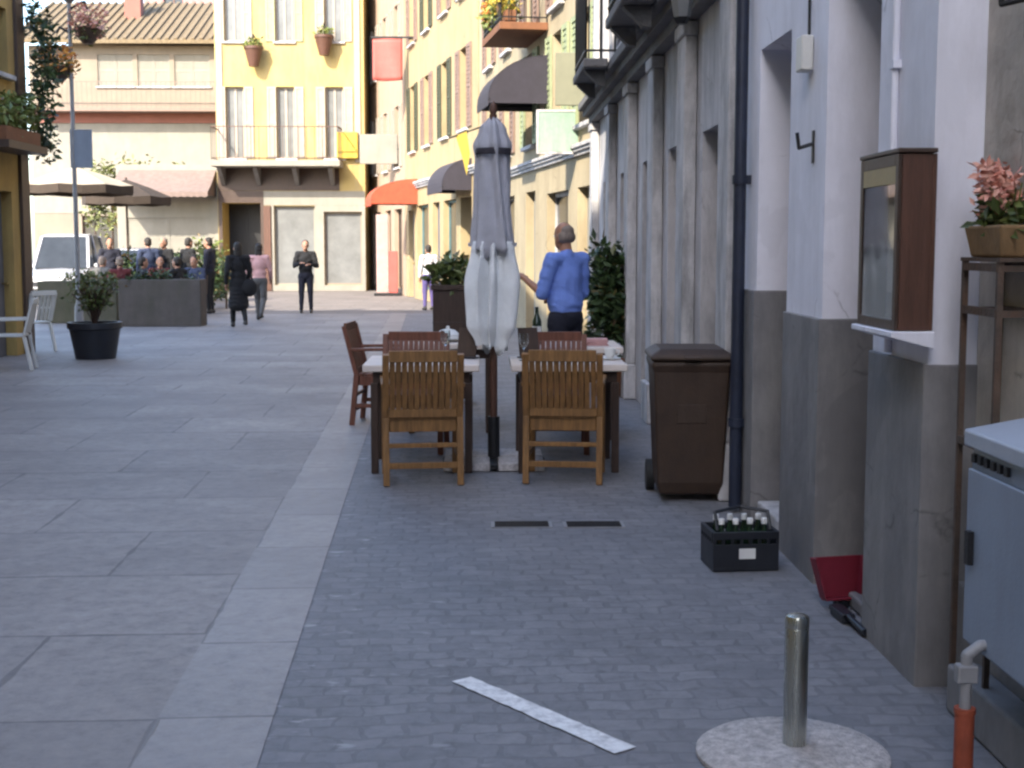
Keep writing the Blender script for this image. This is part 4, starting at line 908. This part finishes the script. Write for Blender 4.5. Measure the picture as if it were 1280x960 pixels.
for i, (x, y) in enumerate(((-.19, -.19), (.19, -.19), (.19, .19), (-.19, .19))): MB().bx(x - .16, x + .16, y - .16, y + .16, .0, .055).build('ballast_slab', M['conc'], pa, bevel=.008)
# small things on the tables
def put(kind, label, x, y, z, group=None, **k):
    t = thing(kind, label, k.pop('cat', kind.replace('_', ' ')), (x, y, z), k.pop('rz', 0), group); return t
zt = .7515
def menu_stand(label, x, y, rz):
    t = put('menu_stand', label, x, y, zt, 'menu stands on the tables', cat='menu stand', rz=rz)
    MB().prism([(-.075, .012), (.075, .012), (.075, .22), (-.075, .22)], .006, Matrix.Rotation(R(-12), 4, 'X')).build('card', M['darkwood'], t)
    MB().bx(-.08, .08, -.03, .05, 0, .012).build('foot', M['blackplastic'], t, bevel=.003)
menu_stand('dark menu stand on the front table nearer the bin', TR.x - .25, TR.y + .12, R(20)); menu_stand('dark menu stand on the front table nearer the kerb strip', TL.x + .3, TL.y + .1, R(-25))
def glass_(label, x, y, z=zt):
    t = put('wine_glass', label, x, y, z, 'glasses on the tables', cat='glass')
    MB().lathe([(.034, 0), (.032, .004), (.005, .012), (.004, .08), (.02, .095), (.036, .13), (.034, .19), (.0325, .19), (.034, .13), (.018, .098), (.001, .092)], 20).build('bowl', M['glass'], t, smooth=True)
glass_('clear wine glass on the front table nearer the bin, near the parasol', TR.x - .3, TR.y - .1); glass_('clear wine glass at the far corner of the table nearer the kerb strip', TL.x + .15, TL.y + .25)
t = put('coffee_cup', 'white coffee cup on its saucer at the outer edge of the table nearer the bin', TR.x + .31, TR.y - .02, zt, cat='cup')
MB().lathe([(.03, 0), (.075, .008), (.078, .014), (.03, .008)], 24).build('saucer', M['paper'], t, smooth=True); MB().lathe([(.022, .012), (.036, .035), (.042, .08), (.039, .08), (.033, .037), (.001, .02)], 24).build('bowl', M['paper'], t, smooth=True)
b = MB(); b.path([(.04, 0, .07), (.065, 0, .06), (.06, 0, .035), (.036, 0, .03)], .005); b.build('handle', M['paper'], t, smooth=True)
t = put('plate_stack', 'white plates stacked on the table behind the parasol', t3.location.x - .02, t3.location.y - .15, zt, cat='plates')
t.name = 'serving_dish'; t['category'] = 'dish'; t['label'] = 'white covered dish on the table behind the parasol'
MB().lathe([(.06, 0), (.13, .02), (.14, .03), (.06, .012)], 28).build('plate', M['paper'], t, smooth=True); MB().lathe([(.105, .022), (.10, .06), (.06, .095), (.015, .105), (.015, .125), (.001, .13)], 28).build('cover', M['paper'], t, smooth=True)
t = put('tray', 'dark round tray on the table behind the parasol', t3.location.x + .22, t3.location.y - .1, zt, cat='tray'); MB().lathe([(.15, 0), (.17, .03), (.165, .03), (.147, .006), (.001, .006)], 28).build('dish', M['iron'], t, smooth=True)
t = put('wine_bottle', 'dark wine bottle on the table in front of the man', t4.location.x - .28, t4.location.y - .1, zt, cat='bottle'); MB().lathe([(.036, 0), (.038, .01), (.038, .19), (.015, .25), (.014, .30), (.016, .305)], 20).build('glass_body', M['bottle'], t, smooth=True); MB().lathe([(.0385, .06), (.0385, .15)], 20, close=False).build('label', M['paper'], t)
t = put('folded_cloth', 'folded pale pink napkins on the table in front of the man', t4.location.x + .18, t4.location.y - .2, zt, cat='napkins')
b = MB()
for i in range(4): b.box((rg.uniform(-.006, .006), rg.uniform(-.006, .006), .008 + i * .014), (.2, .15, .012), rg.uniform(-.1, .1))
b.build('napkin', M['pinkcloth'], t, bevel=.004)

# ------------------------------------------------------------ people
def blob(items, name, m, parent, voxel=.012, smooth=6, crease=0):
    """one continuous surface grown round tapered limbs (p0,r0,p1,r1) and ellipsoids (c,(rx,ry,rz)[,rot])"""
    b = MB()
    for it in items:
        if len(it) == 4 and isinstance(it[1], (int, float)):
            p0, r0, p1, r1 = it; p0 = Vector(p0); p1 = Vector(p1)
            b.ball(p0, (r0,) * 3, 14, 10); b.ball(p1, (r1,) * 3, 14, 10)
            if (p1 - p0).length > 1e-4: b.tube(p0, p1, r0, r1, 14)
        else: b.ball(it[0], it[1], 20, 14, rot=it[2] if len(it) > 2 else None)
    o = b.build(name, m, None, smooth=True)
    rm = o.modifiers.new('r', 'REMESH'); rm.mode = 'VOXEL'; rm.voxel_size = voxel; rm.use_smooth_shade = True
    sm = o.modifiers.new('s', 'SMOOTH'); sm.iterations = smooth; sm.factor = .5
    dg = bpy.context.evaluated_depsgraph_get(); me = bpy.data.meshes.new_from_object(o.evaluated_get(dg)); me.name = name
    if crease:
        nv = [v.normal.copy() for v in me.vertices]
        for v, n_ in zip(me.vertices, nv):
            p = v.co; q_ = Vector((p.x * 5 + p.z * 3, p.y * 5, p.z * 11 + p.x * 4)); d_ = abs(noise.noise(q_)) * 1.6 - .45 + .6 * noise.noise(q_ * 2.3)
            v.co = p + n_ * d_ * crease
        me.update()
    o.modifiers.clear(); old = o.data; o.data = me; bpy.data.meshes.remove(old)
    if parent: o.parent = parent
    return o
def V(*a): return Vector(a)
def hand(it, wrist, d, side, up, s=1.0, curl=.5):
    """palm and five unequal fingers; d = direction of the hand, side = towards the thumb"""
    d = d.normalized(); side = side.normalized(); n = d.cross(side).normalized() * up
    pc = wrist + d * .05 * s; it.append((wrist, .024 * s, wrist + d * .045 * s, .027 * s))
    for k, (o, L) in enumerate(((.028, .072), (.010, .080), (-.009, .074), (-.027, .058))):
        a0 = wrist + d * .045 * s + side * o * .8 * s; a1 = wrist + d * .088 * s + side * o * s; it.append((a0, .014 * s, a1, .0115 * s))
        m1 = a1 + (d * math.cos(curl * .7) + n * math.sin(curl * .7)) * L * .5 * s; m2 = m1 + (d * math.cos(curl * 1.7) + n * math.sin(curl * 1.7)) * L * .5 * s
        it.append((a1, .0105 * s, m1, .0095 * s)); it.append((m1, .0095 * s, m2, .008 * s))
    t0 = wrist + d * .025 * s + side * .026 * s; t1 = t0 + (d * .6 + side * .75 + n * .3).normalized() * .042 * s; t2 = t1 + (d * .85 + side * .2 + n * .5).normalized() * .033 * s
    it.append((t0, .014 * s, t1, .012 * s)); it.append((t1, .0115 * s, t2, .009 * s))
def person(label, loc, rz, h=1.72, pose='stand', top='shirtblue', bottom='navycloth', hair='darkhair', skin='skin', coat=None, sleeve='long', bald=False, long_hair=False, fine=False, lean=0, skirt=None):
    """faces +y; metres for a 1.74 m figure, scaled to h"""
    k = h / 1.74; t = thing('person', label, 'person', loc, rz); t.scale = (k, k, k)
    vx = .007 if fine else .013
    H = V(0, 0, .93); sit = pose == 'sit'
    if sit: H = V(0, 0, .52)
    dz = H.z - .93; ln = V(0, lean, 0)
    ch = V(0, .0, 1.27 + dz) + ln * .7; nk = V(0, -.01, 1.49 + dz) + ln; hd = V(0, .025, 1.625 + dz) + ln * 1.15
    sl, sr = V(-.185, -.01, 1.42 + dz) + ln, V(.185, -.01, 1.42 + dz) + ln
    hl, hr = V(-.09, 0, .90 + dz), V(.09, 0, .90 + dz)
    if sit: kl, kr, al, ar = V(-.12, .43, .50), V(.12, .43, .50), V(-.12, .40, .09), V(.13, .36, .09)
    elif pose == 'walk': kl, kr, al, ar = V(-.09, .17, .50), V(.09, .03, .49), V(-.09, .20, .085), V(.09, -.24, .14)
    else: kl, kr, al, ar = V(-.105, .02, .50), V(.105, .03, .50), V(-.115, -.01, .085), V(.12, .0, .085)
    if pose == 'serve': el, wl2, er, wr = sl + V(-.05, .07, -.29), sl + V(-.04, .29, -.17), sr + V(.06, .03, -.29), sr + V(-.02, .25, -.33)
    elif pose == 'walk': el, wl2, er, wr = sl + V(-.06, -.07, -.28), sl + V(-.06, .04, -.52), sr + V(.06, .06, -.28), sr + V(.03, .22, -.47)
    elif sit: el, wl2, er, wr = sl + V(-.06, .10, -.27), sl + V(.06, .33, -.25), sr + V(.06, .10, -.27), sr + V(-.06, .33, -.22)
    elif pose == 'phone': el, wl2, er, wr = sl + V(-.08, .05, -.28), sl + V(.07, .26, -.25), sr + V(.08, .05, -.28), sr + V(-.07, .26, -.22)
    else: el, wl2, er, wr = sl + V(-.06, .0, -.29), sl + V(-.05, .06, -.54), sr + V(.06, .0, -.29), sr + V(.05, .06, -.54)
    B = [(hd + V(0, 0, .03), (.077, .095, .10)), (hd + V(0, .03, -.045), (.056, .065, .075)), (hd + V(0, .095, -.012), (.013, .02, .026)),
         (hd + V(-.078, 0, -.01), (.012, .022, .034)), (hd + V(.078, 0, -.01), (.012, .022, .034)), (hd + V(0, .075, .028), (.05, .02, .013)), (hd + V(0, .083, -.062), (.025, .013, .010)),
         (nk + V(0, 0, -.03), .056, hd + V(0, -.015, -.05), .052),
         (ch, (.155, .105, .20)), (V(0, .01, 1.07 + dz) + ln * .3, (.14, .105, .16)), (H, (.15, .105, .12)), (nk + V(0, 0, -.06), .06, nk, .05),
         (sl, .056, el, .042), (el, .040, wl2, .027), (sr, .056, er, .042), (er, .040, wr, .027), (nk + V(0, 0, -.06), .06, sl, .055), (nk + V(0, 0, -.06), .06, sr, .055),
         (hl, .088, kl, .058), (kl, .056, al, .036), (hr, .088, kr, .058), (kr, .056, ar, .036)]
    for a_ in (al, ar): B.append((a_ + V(0, -.02, -.045), .033, a_ + V(0, .13, -.055), .026))
    for wv, ev, sx in ((wl2, el, 1), (wr, er, -1)):
        dd = (wv - ev).normalized(); sd_ = V(sx, .2, 0.3); sd_ = (sd_ - dd * sd_.dot(dd)); hand(B, wv, dd, sd_, 1 if sx > 0 else -1, 1.0, .55)
    blob(B, 'body', M[skin], t, vx, 3 if fine else 4)
    g = .016
    def cuff(e, wv): return e.lerp(wv, .86 if sleeve == 'long' else .12)
    T = [(ch, (.155 + g, .11 + g, .20 + g)), (V(0, .012, 1.08 + dz) + ln * .3, (.15 + g, .115 + g, .18)), (H + V(0, 0, .05), (.15 + g, .108 + g, .10)), (sl, .06 + g, el, .048 + g * .7), (sr, .06 + g, er, .048 + g * .7),
         (el, .046 + g * .6, cuff(el, wl2), .034 + g * .6), (er, .046 + g * .6, cuff(er, wr), .034 + g * .6), (nk + V(0, 0, -.055), .066, sl, .058 + g), (nk + V(0, 0, -.055), .066, sr, .058 + g), (nk + V(0, -.003, -.04), .066, nk + V(0, -.003, -.015), .062)]
    if fine:                                    # a loose shirt: fuller waist, blousing over the belt
        T += [(V(0, -.004, 1.28 + dz), .128, V(0, 0, 1.06 + dz), .134), (V(.055, 0, 1.36 + dz), .105, V(.05, 0, 1.02 + dz), .122), (V(-.055, 0, 1.36 + dz), .105, V(-.05, 0, 1.02 + dz), .122), (V(0, -.004, 1.03 + dz), (.178, .134, .07)), (sl, .068, el, .058), (sr, .068, er, .058)]
    if coat:                                    # long coat to the knees
        kc = (kl + kr) / 2
        for i in range(7):
            u = i / 6; T.append((V(0, .02 * u, .95 + dz - .5 * u), (.17 + .05 * u, .13 + .06 * u, .12)))
    blob(T, 'coat' if coat else 'shirt', M[top], t, max(vx, .010), 3, .012 if fine else .011)
    L = [(H + V(0, 0, -.01), (.160 + g, .118 + g, .125))]
    for hp_, kn, an in ((hl, kl, al), (hr, kr, ar)): L += [(hp_, .092 + g * .6, kn, .064 + g * .5), (kn, .062 + g * .5, an + V(0, 0, .02), .05)]
    blob(L, 'trousers', M[bottom], t, max(vx, .010), 3, .008)
    for an in (al, ar): blob([(an + V(0, -.035, -.045), .043, an + V(0, .06, -.047), .041), (an + V(0, .06, -.047), .041, an + V(0, .15, -.056), .030), (an + V(0, -.01, -.03), .046, an + V(0, -.005, .01), .045)], 'shoe', M['shoe'], t, .010, 3)
    hg = .009
    if bald: Hh = [(hd + V(-.045, -.03, .0), (.042, .062, .055)), (hd + V(.045, -.03, .0), (.042, .062, .055)), (hd + V(0, -.05, .0), (.068, .058, .055)), (hd + V(0, -.035, .05), (.07, .066, .06))]
    else:
        Hh = [(hd + V(0, -.018, .05), (.084, .092, .09)), (hd + V(0, -.045, .0), (.08, .065, .085))]
        if long_hair: Hh += [(hd + V(0, -.05, -.09), (.085, .05, .11)), (hd + V(0, -.05, -.19), (.075, .04, .09))]
    blob(Hh, 'hair', M[hair], t, max(vx, .009), 3)
    b = MB()
    for s in (-1, 1): b.ball(hd + V(s * .03, .088, .008), (.012, .008, .008), 10, 6)
    b.build('eyes', M['eyewhite'], t, smooth=True); b = MB()
    for s in (-1, 1): b.ball(hd + V(s * .03, .0945, .008), (.005, .003, .005), 8, 6)
    b.build('pupils', M['shoe'], t, smooth=True)
    return t
man = person('balding man in a blue shirt and navy trousers standing behind the tables', (at(707, 390, 12.1).x, 12.1, 0), R(42), 1.74, 'serve', 'shirtblue', 'navycloth', 'greyhair', 'skin_dark', bald=True, fine=True, sleeve='short')
q = onground(299, 409); person('person in a long black coat walking beside the grey brown planter', (q.x, q.y, 0), R(20), 1.60, 'walk', 'blackcloth', 'blackcloth', 'darkhair', coat=True, long_hair=True)
q = onground(318, 402); person('person in a pale pink top half hidden behind the black coat', (q.x + .02, q.y + .6, 0), R(-5), 1.58, 'walk', 'pinkcloth', 'greycloth', 'darkhair', long_hair=True)
q = onground(383, 391); person('person in a dark jacket and slim black trousers walking alone up the street', (q.x, q.y, 0), R(185), 1.66, 'phone', 'blackcloth', 'navycloth', 'darkhair')
q = at(536, 380, 33); person('person in a white top and violet trousers at the blue shop doors', (q.x, 33, 0), R(25), 1.55, 'stand', 'whitecloth', 'purplecloth', 'darkhair')
q = onground(299, 409); sb = thing('shoulder_bag', 'black shoulder bag hanging at the hip of the black coat wearer', 'bag', (q.x + .21, q.y - .02, .60), R(20))
bb = MB(); bb.ball((0, 0, .15), (.15, .10, .17), 20, 12); bb.build('pouch', M['blackcloth'], sb, smooth=True)
bb = MB(); bb.path([(-.07, 0, .28), (-.14, 0, .52), (-.17, .0, .72), (-.19, .03, .72)], .012); bb.path([(.07, 0, .28), (-.02, 0, .52), (-.15, 0, .73)], .012); bb.build('strap', M['blackcloth'], sb)
# cafe in the square: seated guests, round tables, chairs, parasols
def dark_chair():
    t = thing('bistro_chair', 'dark bistro chair', 'chair', (0, 0, 0), 0, 'dark chairs in the square')
    MB().bx(-.2, .2, -.2, .2, .43, .455).build('seat', M['darkwood'], t, bevel=.01)
    b = MB(); b.bar((-.19, -.2, .46), (-.19, -.27, .88), .03, .03); b.bar((.19, -.2, .46), (.19, -.27, .88), .03, .03)
    for z in (.6, .72, .84): b.bar((-.19, -.2 - (z - .46) * .17, z), (.19, -.2 - (z - .46) * .17, z), .02, .06)
    b.build('backrest', M['darkwood'], t)
    for x in (-.18, .18):
        for y in (-.18, .18): MB().bar((x, y, 0), (x * .95, y * .95, .43), .03, .03).build('leg', M['darkwood'], t)
    return t
bch = None
guests = [(150, 29.0, 20, 'redcloth', 'greyhair', 'seated guest in dark red beside the mossy planter end'), (178, 28.6, -60, 'navycloth', 'darkhair', 'seated guest in navy between the two long planters and the cars'),
          (200, 30.4, 200, 'redcloth', 'darkhair', 'seated guest in dark red under the dark hedge'), (222, 29.2, 60, 'blackcloth', 'darkhair', 'seated guest in black behind the grey brown planter'),
          (243, 30.8, 170, 'bluecloth', 'darkhair', 'seated guest in slate blue nearest the black coat'), (128, 30.6, -20, 'greycloth', 'greyhair', 'seated guest in grey nearest the white car')]
for i, (pxx, Y_, rz, top_, hair_, lb) in enumerate(guests):
    x = at(pxx, 340, Y_).x
    person(lb, (x, Y_, 0), R(rz), 1.70, 'sit', top_, 'navycloth', hair_)
    c = bch if bch is None else copy_tree(bch)
    if c is None: c = bch = dark_chair()
    c.location = (x, Y_, 0); c.rotation_euler.z = R(rz); c['label'] = 'dark bistro chair under the ' + lb.split(' beside')[0].split(' between')[0].split(' under')[0].split(' behind')[0].split(' nearest')[0] + ' ' + ['by the mossy planter', 'by the planter gap', 'by the hedge', 'behind the planter', 'near the black coat', 'near the white car'][i]
for pxx, Y_, rz, top_, hair_, lb in ((262, 31.5, 80, 'navycloth', 'darkhair', 'person in navy standing between the black coat and the grey brown planter'), (236, 32.4, -40, 'blackcloth', 'darkhair', 'person in black standing behind the guest in slate blue'),
        (206, 32.0, 150, 'blackcloth', 'greyhair', 'grey haired person in black standing behind the round tables'), (186, 31.6, 30, 'bluecloth', 'darkhair', 'person in slate blue standing beside the bonnet of the blue grey car'), (138, 32.5, 200, 'navycloth', 'darkhair', 'person in navy standing beside the white car')):
    person(lb, (at(pxx, 340, Y_).x, Y_, 0), R(rz), 1.72, 'stand', top_, 'blackcloth', hair_)
rt = None
for i, (pxx, Y_, lb) in enumerate(((164, 29.6, 'small round cafe table near the mossy planter'), (214, 30.0, 'small round cafe table behind the grey brown planter'))):
    if rt is None:
        rt = thing('round_table', lb, 'table', (0, 0, 0), 0, 'round tables in the square'); MB().lathe([(.34, .72), (.35, .73), (.35, .745), (.34, .75)], 28).build('tabletop', M['whiteplastic'], rt); MB().lathe([(.22, 0), (.2, .03), (.03, .06), (.03, .72)], 18).build('pedestal', M['iron'], rt); c = rt
    else: c = copy_tree(rt)
    c.location = (at(pxx, 340, Y_).x, Y_, 0); c['label'] = lb
def open_parasol(label, px, py, Y, rad, m, m2):
    z = at(px, py, Y).z; t = thing('open_parasol', label, 'parasol', (at(px, py, Y).x, Y, 0), 0, 'open parasols in the square')
    n = 8; vs = [(0, 0, z + .45)]; fs = []
    for ring, (r, dz_) in enumerate(((.5, .25), (1, 0))):
        for i in range(n * 2):
            a = math.pi * i / n; rr = rad * r * (1 if i % 2 == 0 else .95); vs.append((rr * math.cos(a), rr * math.sin(a), z + dz_ - (.03 if i % 2 else 0)))
    k = n * 2
    for i in range(k): fs.append((0, 1 + i, 1 + (i + 1) % k)); fs.append((1 + i, 1 + k + i, 1 + k + (i + 1) % k, 1 + (i + 1) % k))
    o = MB().add(vs, fs).build('canopy', m, t); s_ = o.modifiers.new('thickness', 'SOLIDIFY'); s_.thickness = .01
    v = MB()
    for i in range(k):
        p, q = vs[1 + k + i], vs[1 + k + (i + 1) % k]; v.add([p, q, (q[0], q[1], q[2] - .2), (p[0], p[1], p[2] - .2)], [(0, 1, 2, 3)])
    o = v.build('valance', m2, t); s_ = o.modifiers.new('thickness', 'SOLIDIFY'); s_.thickness = .01
    MB().tube((0, 0, 0), (0, 0, z + .5), .03).build('pole', M['darkwood'], t); MB().lathe([(.3, 0), (.28, .08), (.05, .1)], 20).build('base', M['conc'], t)
    b = MB()
    for i in range(n): a = 2 * math.pi * i / n; b.bar((0, 0, z + .42), (rad * math.cos(a), rad * math.sin(a), z - .02), .02, .02)
    b.build('ribs', M['darkwood'], t)
open_parasol('cream parasol with brown edge nearest the lamp post in the square', 95, 232, 33, 1.35, M['awning_cream'], M['awning_brown'])
open_parasol('brown parasol beside the cream one in the square', 158, 246, 36, 1.15, M['awning_brown'], M['awning_brown'])
awning('sloping_brown_awning', 'dusty brown awning beside the dark portal of the yellow house', (xl - 3.4, YY + .3), 0, 0, 3.3, at(250, 212, YY).z, at(250, 240, YY - 1).z, 1.5, pbr('dusty_brown_canvas', (.19, .14, .12), .9, .2, 6, .3, 80))
lw = house('white_shop_front', 'low white shop front with a closed pale shutter left of the yellow house', (xl - 3.5, YY + .3, 0), 0, 3.45, 4, at(250, 205, YY).z, [(.3, 3.1, .0, 2.5, 'win', dict(shut=M['whitewall'], closed=True, sill=False))], M['whitewall'], cat='shop')
# hedge and dark screens
def hedge(label, px0, px1, Y, pyt, dep=.6, m='leaf', seed=1):
    x0, x1 = at(px0, 340, Y).x, at(px1, 340, Y).x; h = at(px0, pyt, Y).z; rg = random.Random(seed)
    t = thing('hedge', label, 'hedge', (x0, Y, 0)); b = MB(); L = x1 - x0
    for _ in range(int(L * h * 24)): b.leaves((rg.uniform(0, L), rg.uniform(.1, dep), rg.uniform(.2, h - .2)), (.3, .3, .28), 30, .15, rng=rg, shell=0)
    b.build('foliage', M[m], t); b = MB()
    for i in range(int(L / .4) + 1): b.tube((.1 + i * .4, dep / 2, 0), (.1 + i * .4, dep / 2, h * .7), .03, .015, 7)
    b.build('stem', M['darkwood'], t)
hedge('dark clipped hedge behind the seated guests', 130, 278, 33.5, 312, seed=4)
hedge('brighter tall shrubs in front of the white shop front', 242, 276, 38.0, 296, .8, 'leaf_bright', 6)
rg = random.Random(50)
gx0, gx1 = at(105, 220, 50).x, at(232, 220, 50).x; zt_ = at(150, 204, 50).z
t = thing('garden_hedge', 'yellow green high hedge in front of the pale building across the square', 'hedge', (gx0, 50, 0)); b = MB(); L = gx1 - gx0
for _ in range(230): b.leaves((rg.uniform(0, L), rg.uniform(0, .7), rg.uniform(2.4, zt_ - .2) + .25 * rg.gauss(0, 1)), (.35, .35, .3), 16, .2, rng=rg, shell=0)
b.build('foliage', leaf_mat('pale_leaf', (.09, .11, .035), (.24, .26, .10)), t)
for k in range(6): MB().tube((.25 + k * (L - .5) / 5, .35, 0), (.25 + k * (L - .5) / 5, .35, 3.2), .05, .03, 8).build('stem', M['darkwood'], t)

# ------------------------------------------------------------ parked cars
def make_car(label, px, pyb, Y, rz, paint, van=False):
    x = at(px, 330, Y).x; t = thing('parked_car', label, 'car', (x, Y, 0), rz, 'cars parked in the square')
    H = 1.85 if van else 1.45
    secs = [(-2.0, .62, .34, .62), (-1.93, .74, .28, .72), (-1.2, .84, .22, .86), (-.6, .86, .20, .95), (.6, .86, .20, .97), (1.5, .85, .22, .97), (1.95, .78, .28, .92), (2.03, .66, .38, .80)]
    vs = []; n = 10
    for y, hw, z0, z1 in secs:
        ring = [(-hw * .92, z0), (hw * .92, z0), (hw, z0 + .08), (hw * 1.0, (z0 + z1) / 2), (hw * .97, z1 - .08), (hw * .88, z1), (0, z1 + .03), (-hw * .88, z1), (-hw * .97, z1 - .08), (-hw, (z0 + z1) / 2)]
        vs += [(a, y, c) for a, c in ring]
    fs = [tuple(range(n)), tuple(range((len(secs) - 1) * n, len(secs) * n))]
    for k in range(len(secs) - 1): fs += [(k * n + i, k * n + (i + 1) % n, (k + 1) * n + (i + 1) % n, (k + 1) * n + i) for i in range(n)]
    MB().add(vs, fs).build('body', paint, t, smooth=True, bevel=.02)
    cab = [(-.95, .74, .93), (-.35, .62, H - .05), (.2, .60, H), (1.3, .60, H - .04), (1.85, .70, .95)]
    vs = []
    for y, hw, z in cab: vs += [(-hw, y, z), (hw, y, z)]
    b = MB(); g_ = MB()
    b.add([vs[2], vs[3], vs[5], vs[4]], [(0, 1, 2, 3)]); b.add([vs[4], vs[5], vs[7], vs[6]], [(0, 1, 2, 3)])
    for s in (0, 1):
        for i in (0, 1, 2, 3):
            pass
    r_ = MB(); r_.bar(vs[0], vs[2], .08, .06); r_.bar(vs[1], vs[3], .08, .06); r_.bar(vs[6], vs[8], .09, .06); r_.bar(vs[7], vs[9], .09, .06)
    r_.add([Vector(v) + V(0, 0, .03) for v in (vs[2], vs[3], vs[5], vs[7], vs[6], vs[4])] + [Vector(v) - V(0, 0, .02) for v in (vs[2], vs[3], vs[5], vs[7], vs[6], vs[4])], [(0, 1, 2, 3, 4, 5), (11, 10, 9, 8, 7, 6)] + [(i, (i + 1) % 6, 6 + (i + 1) % 6, 6 + i) for i in range(6)])
    for s in (-1, 1): r_.bar((s * .79, .25, .95), (s * .615, .22, H - .02), .07, .05)
    r_.build('roof', paint, t, bevel=.015)
    MB().add([vs[0], vs[1], vs[3], vs[2]], [(0, 1, 2, 3)]).build('windscreen', M['pane'], t)
    MB().add([vs[8], vs[9], vs[7], vs[6]], [(0, 1, 2, 3)]).build('rear_window', M['pane'], t)
    for s in (0, 1): MB().add([vs[0 + s], vs[2 + s], vs[4 + s], vs[6 + s], vs[8 + s]], [(0, 1, 2, 3, 4)]).build('side_window', M['pane'], t)
    for s in (-1, 1):
        MB().ball((s * .56, -1.94, .62), (.15, .07, .08), 14, 8).build('headlight', M['lampglass'], t, smooth=True)
        MB().ball((s * .93, -.72, 1.0), (.09, .05, .07), 12, 8).build('mirror', paint, t, smooth=True)
        for y in (-1.25, 1.3):
            wh = MB().tube((s * .68, y, .31), (s * .86, y, .31), .31, n=26).build('wheel', M['rubber'], t, smooth=True); MB().tube((s * .861, y, .31), (s * .875, y, .31), .19, n=18).build('rim', M['steel'], wh)
    MB().bx(-.5, .5, -2.035, -1.99, .46, .58).build('grille', M['blackplastic'], t, bevel=.01); MB().bx(-.26, .26, -2.05, -2.036, .36, .46).build('number_plate', M['paper'], t); MB().bx(-.7, .7, -2.03, -1.93, .30, .40).build('bumper', M['blackplastic'], t, bevel=.02)
make_car('white parked car with dark windscreen under the cream parasol', 86, 335, 39, R(4), M['carwhite'], True)
make_car('blue grey parked car behind the brown parasol', 168, 330, 43, R(-8), M['carblue'])
# ------------------------------------------------------------ white chairs by the ochre house
def plastic_chair(label):
    t = thing('garden_chair', label, 'chair', (0, 0, 0), 0, 'white garden chairs by the ochre house'); m = M['whiteplastic']
    MB().bx(-.22, .22, -.2, .22, .42, .445).build('seat', m, t, bevel=.012)
    for x in (-.2, .2):
        for y, yy in ((-.2, -.28), (.2, .26)): MB().bar((x * 1.1, yy, 0), (x, y, .42), .045, .04).build('leg', m, t, bevel=.006)
        MB().bar((x * 1.15, -.24, .64), (x * 1.15, .24, .63), .05, .025).bar((x * 1.12, .2, .43), (x * 1.15, .22, .63), .04, .03).build('armrest', m, t, bevel=.006)
    b = MB()
    for i in range(6): x = -.18 + i * .072; b.bar((x, -.2, .46), (x, -.31, .84), .045, .015)
    b.bar((-.23, -.315, .86), (.23, -.315, .86), .03, .07); b.bar((-.22, -.2, .45), (-.23, -.31, .86), .04, .03); b.bar((.22, -.2, .45), (.23, -.31, .86), .04, .03); b.build('backrest', m, t, bevel=.005)
    return t
q = onground(14, 462); gc = plastic_chair('white garden chair at the edge of view by the ochre house'); gc.location = (q.x, q.y, 0); gc.rotation_euler.z = R(100)
q = onground(44, 440); c = copy_tree(gc); c.location = (q.x - .1, q.y + .1, 0); c.rotation_euler.z = R(60); c['label'] = 'white garden chair nearer the black plant pot'
